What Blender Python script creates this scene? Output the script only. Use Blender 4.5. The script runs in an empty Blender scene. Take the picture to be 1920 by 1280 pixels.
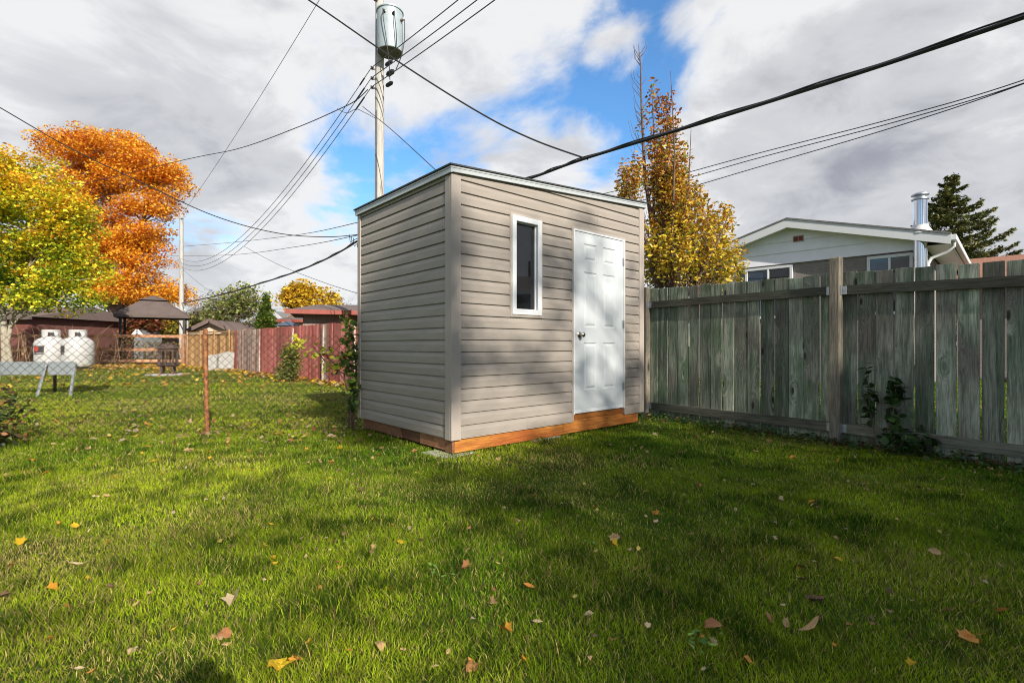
import bpy, math, random
import numpy as np
from mathutils import Vector, Matrix
random.seed(7)
F = 941.0; CH = 0.95; HY = 648.0
COL = bpy.context.scene.collection
R = math.radians
def W(px, py, Z):
    return Vector(((px-960)/F*Z, Z, CH+(HY-py)/F*Z))
def Gd(px, py):
    Z = F*CH/(py-HY)
    return Vector(((px-960)/F*Z, Z, 0))
# ---------------------------------------------------------------- object helpers
def tag(o, label=None, cat=None, group=None, kind=None):
    if label: o['label'] = label
    if cat: o['category'] = cat
    if group: o['group'] = group
    if kind: o['kind'] = kind
    return o
def empty(name, loc, rz=0.0, label=None, cat=None, group=None):
    o = bpy.data.objects.new(name, None); COL.objects.link(o)
    o.location = loc; o.rotation_euler = (0, 0, rz); o.empty_display_size = .2
    return tag(o, label, cat, group)
def frame_of(p):
    while p.parent: p = p.parent
    return Matrix.Translation(p.location) @ p.rotation_euler.to_matrix().to_4x4()
class MB:
    def __init__(s, M=None):
        s.v = []; s.f = []; s.mi = []; s.M = M; s.m = 0; s.fa = []; s.a = 0.0; s.sm = []; s.smooth = False
    def add(s, vs, fs):
        b = len(s.v)
        for p in vs:
            p = Vector(p)
            s.v.append(s.M @ p if s.M else p)
        for f in fs:
            s.f.append([b+i for i in f]); s.mi.append(s.m); s.fa.append(s.a); s.sm.append(s.smooth)
    def box(s, a, b, bev=0.0):
        x0, y0, z0 = a; x1, y1, z1 = b
        if bev > 0:
            c = bev; vs = []; 
            X = (x0, x1); Y = (y0, y1); Z = (z0, z1)
            idx = {}
            for i in (0, 1):
                for j in (0, 1):
                    for k in (0, 1):
                        sx = 1 if i == 0 else -1; sy = 1 if j == 0 else -1; sz = 1 if k == 0 else -1
                        idx[i, j, k, 0] = len(vs); vs.append((X[i], Y[j]+sy*c, Z[k]+sz*c))
                        idx[i, j, k, 1] = len(vs); vs.append((X[i]+sx*c, Y[j], Z[k]+sz*c))
                        idx[i, j, k, 2] = len(vs); vs.append((X[i]+sx*c, Y[j]+sy*c, Z[k]))
            g = lambda i, j, k, a: idx[i, j, k, a]
            fs = []
            fs.append([g(0,0,0,0), g(0,0,1,0), g(0,1,1,0), g(0,1,0,0)]); fs.append([g(1,0,0,0), g(1,1,0,0), g(1,1,1,0), g(1,0,1,0)])
            fs.append([g(0,0,0,1), g(1,0,0,1), g(1,0,1,1), g(0,0,1,1)]); fs.append([g(0,1,0,1), g(0,1,1,1), g(1,1,1,1), g(1,1,0,1)])
            fs.append([g(0,0,0,2), g(0,1,0,2), g(1,1,0,2), g(1,0,0,2)]); fs.append([g(0,0,1,2), g(1,0,1,2), g(1,1,1,2), g(0,1,1,2)])
            for i in (0, 1):
                for j in (0, 1):
                    fs.append([g(i,j,0,0), g(i,j,1,0), g(i,j,1,1), g(i,j,0,1)])
            for i in (0, 1):
                for k in (0, 1):
                    fs.append([g(i,0,k,0), g(i,1,k,0), g(i,1,k,2), g(i,0,k,2)])
            for j in (0, 1):
                for k in (0, 1):
                    fs.append([g(0,j,k,1), g(1,j,k,1), g(1,j,k,2), g(0,j,k,2)])
            for i in (0, 1):
                for j in (0, 1):
                    for k in (0, 1): fs.append([g(i,j,k,0), g(i,j,k,1), g(i,j,k,2)])
            s.add(vs, fs); return
        vs = [(x0,y0,z0),(x1,y0,z0),(x1,y1,z0),(x0,y1,z0),(x0,y0,z1),(x1,y0,z1),(x1,y1,z1),(x0,y1,z1)]
        s.add(vs, [[0,3,2,1],[4,5,6,7],[0,1,5,4],[1,2,6,5],[2,3,7,6],[3,0,4,7]])
    def beam(s, p, q, w, h, up=(0, 0, 1)):
        p = Vector(p); q = Vector(q); d = (q-p); L = d.length; d.normalize()
        u = Vector(up)
        if abs(d.dot(u)) > .98: u = Vector((0, 1, 0))
        x = d.cross(u).normalized(); z = x.cross(d).normalized()
        vs = []
        for c in (p, q):
            for a, b in ((-1,-1),(1,-1),(1,1),(-1,1)): vs.append(c + x*(a*w/2) + z*(b*h/2))
        s.add(vs, [[0,1,2,3],[7,6,5,4],[0,4,5,1],[1,5,6,2],[2,6,7,3],[3,7,4,0]])
    def tube(s, pts, rad, n=8, cap=True):
        pts = [Vector(p) for p in pts]; k = len(pts)
        if not hasattr(rad, '__len__'): rad = [rad]*k
        vs = []; pu = None
        for i, p in enumerate(pts):
            d = (pts[min(i+1, k-1)]-pts[max(i-1, 0)]).normalized()
            u = pu if pu is not None else (Vector((0, 0, 1)) if abs(d.z) < .9 else Vector((1, 0, 0)))
            x = d.cross(u)
            if x.length < 1e-5: x = d.cross(Vector((0, 1, 0)))
            x.normalize(); y = x.cross(d).normalized(); pu = y
            for j in range(n):
                t = 2*math.pi*j/n
                vs.append(p + x*(math.cos(t)*rad[i]) + y*(math.sin(t)*rad[i]))
        fs = []
        for i in range(k-1):
            for j in range(n):
                a = i*n+j; b = i*n+(j+1) % n
                fs.append([a, b, b+n, a+n])
        o = s.smooth; s.smooth = True; 
        b0 = len(s.v)
        if cap:
            fs.append(list(range(n))[::-1]); fs.append([(k-1)*n+j for j in range(n)])
        s.add(vs, fs); s.smooth = o
    def lathe(s, c, prof, n=24):
        vs = []; c = Vector(c)
        for r, z in prof:
            for j in range(n):
                t = 2*math.pi*j/n; vs.append(c+Vector((r*math.cos(t), r*math.sin(t), z)))
        fs = []
        for i in range(len(prof)-1):
            for j in range(n):
                a = i*n+j; b = i*n+(j+1) % n; fs.append([a, b, b+n, a+n])
        fs.append(list(range(n))[::-1]); fs.append([(len(prof)-1)*n+j for j in range(n)])
        o = s.smooth; s.smooth = True; s.add(vs, fs); s.smooth = o
    def build(s, name, mats, parent=None, local=False):
        me = bpy.data.meshes.new(name)
        v = s.v
        if parent is not None and not local:
            Mi = frame_of(parent).inverted(); v = [Mi @ p for p in v]
        me.from_pydata([tuple(p) for p in v], [], s.f)
        if not isinstance(mats, (list, tuple)): mats = [mats]
        for m in mats: me.materials.append(m)
        me.polygons.foreach_set('material_index', s.mi)
        me.polygons.foreach_set('use_smooth', s.sm)
        if any(s.fa):
            at = me.attributes.new('rnd', 'FLOAT', 'FACE'); at.data.foreach_set('value', s.fa)
        me.update()
        o = bpy.data.objects.new(name, me); COL.objects.link(o)
        if parent is not None: o.parent = parent
        if any(s.sm):
            try: me.set_sharp_from_angle(angle=R(40))
            except Exception: pass
        return o
def np_mesh(name, V, polys_n, nverts_per, col, mat, parent=None):
    """V (N,k,3) blocks with faces given as index lists inside each block."""
    N, k, _ = V.shape
    v = V.reshape(-1, 3).astype(np.float64)
    if parent is not None:
        Mi = np.array(frame_of(parent).inverted()); v = v @ Mi[:3, :3].T + Mi[:3, 3]
    me = bpy.data.meshes.new(name)
    me.vertices.add(N*k); me.vertices.foreach_set('co', v.astype(np.float32).ravel())
    base = (np.arange(N)*k)[:, None]
    loops = np.concatenate([np.array(f)[None, :] + base for f in polys_n], axis=1)
    lens = np.array([len(f) for f in polys_n])
    tot = np.tile(lens, N)
    me.loops.add(loops.size); me.loops.foreach_set('vertex_index', loops.ravel().astype(np.int32))
    me.polygons.add(len(tot))
    st = np.concatenate([[0], np.cumsum(tot)[:-1]]).astype(np.int32)
    me.polygons.foreach_set('loop_start', st)
    try: me.polygons.foreach_set('loop_total', tot.astype(np.int32))
    except Exception: pass
    c4 = np.ones((N, k, 4), np.float32)
    c4[:, :, :3] = col if col.ndim == 3 else col[:, None, :]
    at = me.attributes.new('col', 'FLOAT_COLOR', 'POINT'); at.data.foreach_set('color', c4.ravel())
    me.materials.append(mat)
    me.update(calc_edges=True); me.validate()
    o = bpy.data.objects.new(name, me); COL.objects.link(o)
    if parent is not None: o.parent = parent
    return o
# ---------------------------------------------------------------- materials
class NT:
    def __init__(s, tree): s.t = tree; s.n = tree.nodes; s.l = tree.links
    def new(s, t, **kw):
        n = s.n.new(t)
        for k, v in kw.items(): setattr(n, k, v)
        return n
    def put(s, inp, v):
        if isinstance(v, bpy.types.NodeSocket): s.l.new(v, inp)
        else:
            if inp.type == 'RGBA' and hasattr(v, '__len__') and len(v) == 3: v = (*v, 1)
            inp.default_value = v
    def math(s, op, a, b=0.0, c=None, clamp=False):
        n = s.new('ShaderNodeMath', operation=op, use_clamp=clamp)
        s.put(n.inputs[0], a); s.put(n.inputs[1], b)
        if c is not None: s.put(n.inputs[2], c)
        return n.outputs[0]
    def mix(s, f, a, b, mode='MIX'):
        n = s.new('ShaderNodeMix', data_type='RGBA', blend_type=mode)
        s.put(n.inputs[0], f); s.put(n.inputs[6], a); s.put(n.inputs[7], b); return n.outputs[2]
    def ss(s, x, lo, hi, a=0.0, b=1.0):
        n = s.new('ShaderNodeMapRange', interpolation_type='SMOOTHSTEP')
        s.put(n.inputs[0], x); s.put(n.inputs[1], lo); s.put(n.inputs[2], hi); s.put(n.inputs[3], a); s.put(n.inputs[4], b); return n.outputs[0]
    def noise(s, vec, scale, detail=4, rough=.55, dist=0.0):
        n = s.new('ShaderNodeTexNoise'); s.put(n.inputs['Vector'], vec)
        n.inputs['Scale'].default_value = scale; n.inputs['Detail'].default_value = detail
        n.inputs['Roughness'].default_value = rough; n.inputs['Distortion'].default_value = dist
        return n.outputs['Fac']
    def scale(s, vec, sc):
        n = s.new('ShaderNodeVectorMath', operation='MULTIPLY'); s.put(n.inputs[0], vec); n.inputs[1].default_value = sc; return n.outputs[0]
    def addv(s, a, b):
        n = s.new('ShaderNodeVectorMath', operation='ADD'); s.put(n.inputs[0], a); s.put(n.inputs[1], b); return n.outputs[0]
    def coord(s): return s.new('ShaderNodeTexCoord').outputs['Object']
    def attr(s, name): return s.new('ShaderNodeAttribute', attribute_name=name)
    def comb(s, x, y, z):
        n = s.new('ShaderNodeCombineXYZ'); s.put(n.inputs[0], x); s.put(n.inputs[1], y); s.put(n.inputs[2], z); return n.outputs[0]
def new_mat(name):
    m = bpy.data.materials.new(name); m.use_nodes = True
    t = NT(m.node_tree); b = m.node_tree.nodes['Principled BSDF']
    return m, t, b
def mul(c, k): return tuple(min(1, x*k) for x in c)
def pmat(name, col, rough=.6, metal=0, var=.15, sc=6, bump=0, bsc=40, st=(1, 1, 1), col2=None, spot=None, spotsc=3, spotlo=.6, spec=.5):
    m, t, b = new_mat(name)
    v = t.scale(t.coord(), st)
    n = t.noise(v, sc, 6, .6)
    c = t.mix(t.ss(n, .3, .7), mul(col, 1-var), col2 if col2 else mul(col, 1+var))
    if spot:
        n2 = t.noise(v, spotsc, 8, .7)
        c = t.mix(t.ss(n2, spotlo, spotlo+.06), c, spot)
    t.put(b.inputs['Base Color'], c)
    b.inputs['Roughness'].default_value = rough; b.inputs['Metallic'].default_value = metal
    b.inputs['Specular IOR Level'].default_value = spec
    if bump:
        bp = t.new('ShaderNodeBump'); bp.inputs['Strength'].default_value = bump; bp.inputs['Distance'].default_value = .01
        t.put(bp.inputs['Height'], t.noise(v, bsc, 5, .6)); t.put(b.inputs['Normal'], bp.outputs[0])
    return m
def leafmat(name, trans=.35, rough=.55, spec=.3):
    m, t, b = new_mat(name)
    a = t.attr('col').outputs['Color']
    t.put(b.inputs['Base Color'], a); b.inputs['Roughness'].default_value = rough
    b.inputs['Specular IOR Level'].default_value = spec
    tr = t.new('ShaderNodeBsdfTranslucent'); t.put(tr.inputs[0], a)
    mx = t.new('ShaderNodeMixShader'); mx.inputs[0].default_value = trans
    t.l.new(b.outputs[0], mx.inputs[1]); t.l.new(tr.outputs[0], mx.inputs[2])
    t.l.new(mx.outputs[0], t.n['Material Output'].inputs[0])
    return m
def woodmat(name, a, b_, c, grain='z', knots=True, rough=.8, dark=(.03, .025, .02), moss=None, ksc=1.0, lo=.35):
    """weathered board: per-board offset and tint from the face attribute rnd."""
    m, t, b = new_mat(name)
    r = t.attr('rnd').outputs['Fac']
    co = t.coord()
    off = t.comb(t.math('MULTIPLY', r, 37.1), t.math('MULTIPLY', r, 11.7), t.math('MULTIPLY', r, 23.3))
    v = t.addv(co, off)
    st = {'z': (9, 9, .55), 'x': (.55, 9, 9)}[grain]
    kst = {'z': (6*ksc, 6*ksc, 2.2*ksc), 'x': (2.2*ksc, 6*ksc, 6*ksc)}[grain]
    if knots:
        vo = t.new('ShaderNodeTexVoronoi'); t.put(vo.inputs['Vector'], t.scale(v, kst)); vo.inputs['Scale'].default_value = 1.0
        kd = vo.outputs['Distance']
        near = t.ss(kd, 0.0, .42, 1.0, 0.0)
        warp = t.comb(t.math('MULTIPLY', near, .9), t.math('MULTIPLY', near, .9), 0.0)
        vg = t.addv(t.scale(v, st), warp)
    else:
        vg = t.scale(v, st)
    g1 = t.noise(vg, 1.6, 3, .5, .4); g2 = t.noise(vg, 9.0, 6, .7, .2); g3 = t.noise(t.scale(v, st), 26, 3, .6)
    cc = t.mix(t.ss(g1, lo, .65), a, b_)
    cc = t.mix(t.ss(t.noise(v, 1.3, 3, .5), .45, .7), cc, c)
    if moss: cc = t.mix(t.ss(t.noise(t.scale(v, (1, 1, .6)), 2.6, 4, .6, .5), .5, .72, 0, .85), cc, moss)
    cc = t.mix(t.ss(g2, .35, .62, .55, 0.0), cc, dark)
    cc = t.mix(t.ss(g3, .3, .55, .3, 0), cc, dark)
    if knots: cc = t.mix(t.ss(kd, .05, .13, .9, 0.0), cc, dark)
    k = t.math('MULTIPLY_ADD', t.math('FRACT', t.math('MULTIPLY', r, 7.31)), .85, .58)
    mm = t.new('ShaderNodeVectorMath', operation='SCALE'); t.put(mm.inputs[0], cc); t.put(mm.inputs['Scale'], k)
    t.put(b.inputs['Base Color'], mm.outputs[0]); b.inputs['Roughness'].default_value = rough
    b.inputs['Specular IOR Level'].default_value = .25
    bp = t.new('ShaderNodeBump'); bp.inputs['Strength'].default_value = .5; bp.inputs['Distance'].default_value = .006
    t.put(bp.inputs['Height'], g2); t.put(b.inputs['Normal'], bp.outputs[0])
    return m
def bricks(name, c1, c2, mortar, sc=4.5, bw=.5, rh=.16, msz=.02):
    m, t, b = new_mat(name)
    sp = t.new('ShaderNodeSeparateXYZ'); t.put(sp.inputs[0], t.coord())
    v = t.comb(t.math('ADD', sp.outputs[0], sp.outputs[1]), sp.outputs[2], 0.0)
    n = t.new('ShaderNodeTexBrick'); t.put(n.inputs['Vector'], v)
    n.inputs['Color1'].default_value = (*c1, 1); n.inputs['Color2'].default_value = (*c2, 1); n.inputs['Mortar'].default_value = (*mortar, 1)
    n.inputs['Scale'].default_value = sc; n.inputs['Brick Width'].default_value = bw; n.inputs['Row Height'].default_value = rh
    n.inputs['Mortar Size'].default_value = msz
    c = t.mix(t.ss(t.noise(t.coord(), 8, 5), .3, .7, 0, .35), n.outputs['Color'], mul(c1, .6))
    t.put(b.inputs['Base Color'], c); b.inputs['Roughness'].default_value = .85
    bp = t.new('ShaderNodeBump'); bp.inputs['Strength'].default_value = .6; bp.inputs['Distance'].default_value = .01
    t.put(bp.inputs['Height'], n.outputs['Fac']); bp.invert = True; t.put(b.inputs['Normal'], bp.outputs[0])
    return m
M = {}
M['siding'] = pmat('taupe_vinyl', (.325, .284, .243), .46, var=.07, sc=3, bump=.12, bsc=220, st=(1, 1, 9), spec=.35)
M['trim'] = pmat('taupe_trim', (.40, .345, .30), .48, var=.04, sc=3, spec=.35)
M['white'] = pmat('white_vinyl', (.68, .69, .70), .35, var=.02, sc=3)
M['door'] = pmat('white_door_paint', (.55, .58, .59), .38, var=.03, sc=2.5)
M['stain'] = None
M['dkmetal'] = pmat('dark_metal', (.05, .048, .045), .5, .4)
M['steel'] = pmat('galvanised_steel', (.45, .47, .50), .4, .8, var=.2, sc=20)
M['chrome'] = pmat('polished_steel', (.72, .72, .73), .12, 1.0, var=.05, sc=5)
M['nickel'] = pmat('satin_nickel', (.50, .44, .36), .22, 1.0, var=.05)
M['fascia'] = pmat('fascia_metal', (.50, .53, .53), .45, .25, var=.06)
M['shingle_dark'] = pmat('dark_shingle', (.045, .05, .05), .9, var=.4, sc=60, bump=.5, bsc=90)
M['glass'] = pmat('dark_window_glass', (.010, .011, .013), .02, 0, var=.05, spec=1.0)
M['blueglass'] = pmat('bright_window_glass', (.03, .05, .08), .03, 0, var=.3, sc=3, spec=1.0)
M['rust'] = pmat('rusty_steel', (.28, .095, .03), .85, .1, var=.4, sc=30, bump=.5, bsc=80, col2=(.48, .20, .08), spot=(.09, .035, .02), spotsc=14, spotlo=.55)
M['rustwire'] = pmat('rusty_wire', (.075, .034, .02), .8, .2, var=.4, sc=10)
M['greywood'] = pmat('pole_wood', (.46, .435, .405), .85, var=.16, sc=5, bump=.5, bsc=22, st=(6, 6, .5), spot=(.22, .18, .15), spotsc=2.2, spotlo=.60)
M['concrete'] = pmat('concrete', (.40, .38, .35), .9, var=.2, sc=12, bump=.4, bsc=60)
M['transf'] = pmat('transformer_paint', (.40, .47, .50), .4, .1, var=.08, sc=4, spot=(.30, .32, .30), spotsc=5, spotlo=.66)
M['transfb'] = pmat('transformer_bottom', (.17, .17, .13), .7, var=.2)
M['porcelain'] = pmat('brown_porcelain', (.13, .09, .07), .25, var=.1)
M['cable'] = pmat('black_cable', (.015, .015, .017), .5, var=.1)
M['wire'] = pmat('weathered_conductor', (.08, .08, .085), .5, .3, var=.2)
M['bark'] = pmat('bark', (.16, .125, .095), .95, var=.35, sc=9, bump=.9, bsc=16, st=(3, 3, .6), spot=(.26, .22, .15), spotsc=2.4, spotlo=.55)
M['barkpale'] = pmat('pale_bark', (.36, .32, .25), .9, var=.25, sc=9, bump=.5, bsc=20, st=(3, 3, .8))
M['twigtan'] = pmat('tan_twig', (.30, .20, .12), .9, var=.3)
M['twig'] = pmat('twig', (.14, .09, .07), .9, var=.3)
M['leaf'] = leafmat('foliage', .30, .5)
M['leaf_spruce'] = leafmat('needles', .1, .6)
M['stainless'] = M['chrome']
M['tank'] = pmat('white_tank_paint', (.50, .49, .47), .4, var=.10, sc=6, spot=(.36, .27, .18), spotsc=7, spotlo=.60)
M['stand'] = pmat('grey_sheet_metal', (.30, .33, .34), .55, .3, var=.1, sc=5)
M['sticker'] = pmat('black_sticker', (.05, .045, .045), .6)
M['stickerred'] = pmat('red_sticker', (.45, .06, .04), .6)
M['rustiron'] = pmat('rusty_cast_iron', (.085, .06, .05), .8, .3, var=.5, sc=18, spot=(.20, .10, .06), spotsc=7, spotlo=.55)
M['canvas'] = pmat('brown_canvas', (.115, .085, .075), .8, var=.12, sc=3)
M['darkframe'] = pmat('dark_frame', (.03, .028, .03), .5, .3)
M['cedar'] = woodmat('cedar_boards', (.52, .30, .13), (.44, .25, .11), (.56, .36, .18), knots=False, dark=(.22, .12, .05))
M['rail'] = woodmat('rail_wood', (.58, .28, .15), (.66, .38, .22), (.46, .22, .12), knots=False, dark=(.16, .07, .04))
M['fence'] = woodmat('green_grey_boards', (.16, .21, .145), (.42, .45, .35), (.18, .165, .14), dark=(.022, .019, .016), moss=(.14, .215, .115))
M['fencerail'] = woodmat('grey_green_rail', (.14, .15, .11), (.22, .21, .16), (.12, .11, .085), grain='x', dark=(.03, .026, .022), knots=False)
M['post'] = woodmat('weathered_post', (.21, .18, .14), (.32, .27, .20), (.18, .18, .14), dark=(.035, .03, .025), ksc=.7)
M['redboard'] = woodmat('flaking_red_boards', (.62, .15, .12), (.68, .29, .24), (.52, .12, .10), knots=False, dark=(.12, .03, .025))
M['bareboard'] = woodmat('bare_grey_boards', (.52, .40, .33), (.60, .48, .41), (.38, .16, .12), knots=False, dark=(.2, .13, .1))
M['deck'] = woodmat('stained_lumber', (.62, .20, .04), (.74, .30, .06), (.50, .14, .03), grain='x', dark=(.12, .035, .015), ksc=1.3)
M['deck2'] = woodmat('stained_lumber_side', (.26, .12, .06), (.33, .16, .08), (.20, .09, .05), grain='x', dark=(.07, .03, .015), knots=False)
M['redbrick'] = bricks('red_brick', (.16, .04, .028), (.24, .075, .05), (.13, .09, .08), 4.2)
M['darkbrick'] = bricks('dark_brick', (.085, .04, .032), (.115, .055, .042), (.08, .065, .06), 3.0)
M['stone'] = bricks('grey_stone_courses', (.24, .205, .19), (.30, .26, .24), (.20, .18, .17), 3.2, bw=1.3, rh=.12, msz=.012)
M['whitesiding'] = pmat('white_board_siding', (.88, .87, .93), .5, var=.04, sc=3)
M['tansiding'] = pmat('tan_stucco', (.62, .48, .38), .8, var=.06)
M['roofbrown'] = pmat('brown_roof_shingles', (.16, .115, .10), .95, var=.3, sc=22, bump=.5, bsc=60)
M['roofred'] = pmat('red_brown_shingles', (.30, .14, .09), .95, var=.3, sc=16, bump=.6, bsc=45, st=(1, 1, 3))
M['roofgrey'] = pmat('grey_roof_shingles', (.17, .165, .165), .95, var=.3, sc=22)
M['fasciared'] = pmat('dark_red_fascia', (.28, .06, .04), .6, var=.15)
M['teal'] = pmat('dark_blue_canopy', (.07, .10, .14), .7)
M['vent'] = pmat('rust_red_vent', (.20, .05, .03), .7)
M['stonepad'] = pmat('pale_flagstone', (.50, .47, .43), .9, var=.2, sc=9)
M['asphalt'] = pmat('asphalt', (.07, .07, .072), .9, var=.15)
# lawn soil
m, t, b = new_mat('lawn_ground')
co = t.coord()
n1 = t.noise(co, .7, 5, .6); n2 = t.noise(co, 9, 6, .7); n3 = t.noise(co, 60, 4, .7)
c = t.mix(t.ss(n2, .3, .7), (.045, .085, .012), (.085, .135, .022))
c = t.mix(t.ss(n3, .5, .68, 0, .7), c, (.10, .085, .03))
c = t.mix(t.ss(n1, .5, .75, 0, .5), c, (.12, .135, .03))
t.put(b.inputs['Base Color'], c); b.inputs['Roughness'].default_value = .95; b.inputs['Specular IOR Level'].default_value = .1
bp = t.new('ShaderNodeBump'); bp.inputs['Strength'].default_value = 1; bp.inputs['Distance'].default_value = .03
t.put(bp.inputs['Height'], n3); t.put(b.inputs['Normal'], bp.outputs[0])
M['ground'] = m
# ---------------------------------------------------------------- camera, light, sky
sc = bpy.context.scene
cam = bpy.data.cameras.new('camera'); co_ = bpy.data.objects.new('camera', cam); COL.objects.link(co_)
co_.location = (0, 0, CH); co_.rotation_euler = (R(90), 0, 0)
cam.sensor_width = 36; cam.lens = F/1920*36; cam.shift_y = (HY-640)/1920; cam.clip_end = 2000; cam.clip_start = .02
sc.camera = co_
SD = Vector((.491, -.871, 0)).normalized(); EL = R(28.5)
sun = bpy.data.lights.new('sun', 'SUN'); sun.energy = 4.2; sun.angle = R(.53); sun.color = (1, .93, .82)
so = bpy.data.objects.new('sun', sun); COL.objects.link(so)
sv = Vector((SD.x*math.cos(EL), SD.y*math.cos(EL), math.sin(EL)))
so.rotation_euler = sv.to_track_quat('Z', 'Y').to_euler(); so.location = (8, -14, 12)
w = bpy.data.worlds.new('World'); sc.world = w; w.use_nodes = True
t = NT(w.node_tree); bg = t.n['Background']; out = t.n['World Output']
sky = t.new('ShaderNodeTexSky', sky_type='NISHITA'); sky.sun_disc = False
sky.sun_elevation = EL; sky.sun_rotation = math.atan2(SD.x, SD.y); sky.air_density = 1.0; sky.dust_density = .4; sky.ozone_density = 2.5
hs = t.new('ShaderNodeHueSaturation'); hs.inputs['Saturation'].default_value = 1.3; t.put(hs.inputs['Color'], sky.outputs[0])
t.put(bg.inputs['Color'], hs.outputs[0]); bg.inputs['Strength'].default_value = .15
d = t.new('ShaderNodeTexCoord').outputs['Generated']
nv = t.new('ShaderNodeVectorMath', operation='NORMALIZE'); t.put(nv.inputs[0], d); d = nv.outputs[0]
sp = t.new('ShaderNodeSeparateXYZ'); t.put(sp.inputs[0], d)
zz = t.math('ADD', t.math('MAXIMUM', sp.outputs[2], 0.0), .34)
pv = t.comb(t.math('DIVIDE', sp.outputs[0], zz), t.math('DIVIDE', sp.outputs[1], zz), t.math('MULTIPLY', sp.outputs[2], 1.2))
pv = t.addv(pv, (3.7, 1.9, .4))
fb = t.noise(pv, 1.9, 12, .58, .35)
fine = t.noise(pv, 4.2, 10, .58, .4)
big = t.noise(pv, .9, 4, .5, .2)
def dirpx(px, py):
    return Vector(((px-960)/F, 1, (HY-py)/F)).normalized()
def blob(px, py, rpx, amp):
    v = dirpx(px, py); dt = t.new('ShaderNodeVectorMath', operation='DOT_PRODUCT'); t.put(dt.inputs[0], d); dt.inputs[1].default_value = v
    ang = rpx/F*v.y
    return t.ss(dt.outputs['Value'], math.cos(ang*1.25), math.cos(ang*.15), 0, amp)
cov = t.math('ADD', t.math('ADD', t.math('MULTIPLY', fb, 1.7), t.math('MULTIPLY', fine, .42)), -.468)
GAPS = [(1250, 95, 165, -.24), (1160, 225, 120, -.14), (1075, 165, 90, -.11), (880, 170, 60, -.08), (1000, 230, 80, -.08), (770, 335, 140, -.16), (630, 350, 90, -.14), (700, 250, 70, -.06),
        (400, 400, 120, -.12), (560, 430, 80, -.07), (1340, 310, 70, -.07), (1190, 300, 90, -.05),
        (250, 300, 330, .20), (560, 90, 330, .14), (150, 60, 300, .10), (1700, 200, 420, .30), (1450, 60, 160, .10), (1000, 340, 90, .05), (90, 60, 300, .12), (620, 500, 150, .12), (960, 60, 150, .06), (1150, 110, 55, .24), (1120, 10, 90, .20), (1290, 30, 50, .14), (1110, 260, 60, .12), (1190, 190, 35, .12), (640, 180, 70, -.05)]
for g in GAPS: cov = t.math('ADD', cov, blob(*g))
cmask = t.ss(cov, .33, .64, .06, 1.0)
thick = t.ss(cov, .56, .86)
dk = 0.0
dark = t.math('MULTIPLY', fb, 0.0)
for g in [(330, 290, 220, .45), (480, 200, 180, .05), (120, 90, 300, -.28), (600, 80, 250, -.25), (900, 60, 200, -.2), (560, 450, 160, -.3), (1250, 420, 200, -.25), (1500, 60, 160, -.15), (1500, 210, 220, .30), (1800, 330, 220, .30), (1480, 330, 120, .2), (1720, 120, 200, .12), (850, 260, 90, .15), (1640, 60, 160, .15), (620, 520, 100, .15)]:
    dark = t.math('ADD', dark, blob(*g))
lum = t.math('ADD', t.math('MULTIPLY', t.math('SUBTRACT', fine, .5), 2.1), t.math('MULTIPLY', t.math('SUBTRACT', big, .5), -.8))
shade = t.math('ADD', t.math('ADD', lum, dark), t.math('MULTIPLY', thick, .15))
cc = t.mix(t.ss(shade, -.22, .28), (.575, .575, .58), (.43, .435, .45))
cc = t.mix(t.ss(shade, .22, 1.15), cc, (.235, .24, .275))
# unseen cloud behind the viewer and overhead, darkened to cut ambient fill
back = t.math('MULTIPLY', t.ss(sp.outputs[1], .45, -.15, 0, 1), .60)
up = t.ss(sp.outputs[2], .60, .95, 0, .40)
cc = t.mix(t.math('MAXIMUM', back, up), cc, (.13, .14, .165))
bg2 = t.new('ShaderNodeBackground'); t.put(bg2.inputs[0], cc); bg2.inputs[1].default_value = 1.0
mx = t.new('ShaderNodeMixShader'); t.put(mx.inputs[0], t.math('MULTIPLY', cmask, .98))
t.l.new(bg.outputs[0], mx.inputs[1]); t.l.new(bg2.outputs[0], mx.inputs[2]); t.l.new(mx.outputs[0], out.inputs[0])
w.cycles.sampling_method = 'MANUAL'; w.cycles.sample_map_resolution = 512
sc.view_settings.view_transform = 'Standard'; sc.view_settings.look = 'None'; sc.view_settings.gamma = 1; sc.view_settings.exposure = 0.64
sc.cycles.use_denoising = True; sc.cycles.pixel_filter_type = 'BLACKMAN_HARRIS'; sc.cycles.filter_width = 1.05
sc.cycles.max_bounces = 6; sc.cycles.transparent_max_bounces = 4; sc.cycles.diffuse_bounces = 3

# ---------------------------------------------------------------- noise in numpy
def vnoise(x, y, s, seed=0):
    x = x*s+seed*17.3; y = y*s+seed*9.1
    xi = np.floor(x); yi = np.floor(y); fx = x-xi; fy = y-yi
    fx = fx*fx*(3-2*fx); fy = fy*fy*(3-2*fy)
    h = lambda a, b: np.modf(np.abs(np.sin(a*127.1+b*311.7+seed)*43758.5453))[0]
    return (h(xi, yi)*(1-fx)+h(xi+1, yi)*fx)*(1-fy)+(h(xi, yi+1)*(1-fx)+h(xi+1, yi+1)*fx)*fy
rng = np.random.default_rng(11)
# shed frame
SC = Vector((-.514, 4.32, 0)); SA = R(41.2)
SU = Vector((math.cos(SA), math.sin(SA), 0)); SVV = Vector((-math.sin(SA), math.cos(SA), 0))
SL, SW = 2.79, 1.83
def in_shed(x, y, m=0.0):
    dx = x-SC.x; dy = y-SC.y
    a = dx*SU.x+dy*SU.y; b2 = dx*SVV.x+dy*SVV.y
    return (a > -m) & (a < SL+m) & (b2 > -m) & (b2 < SW+m)
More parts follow.
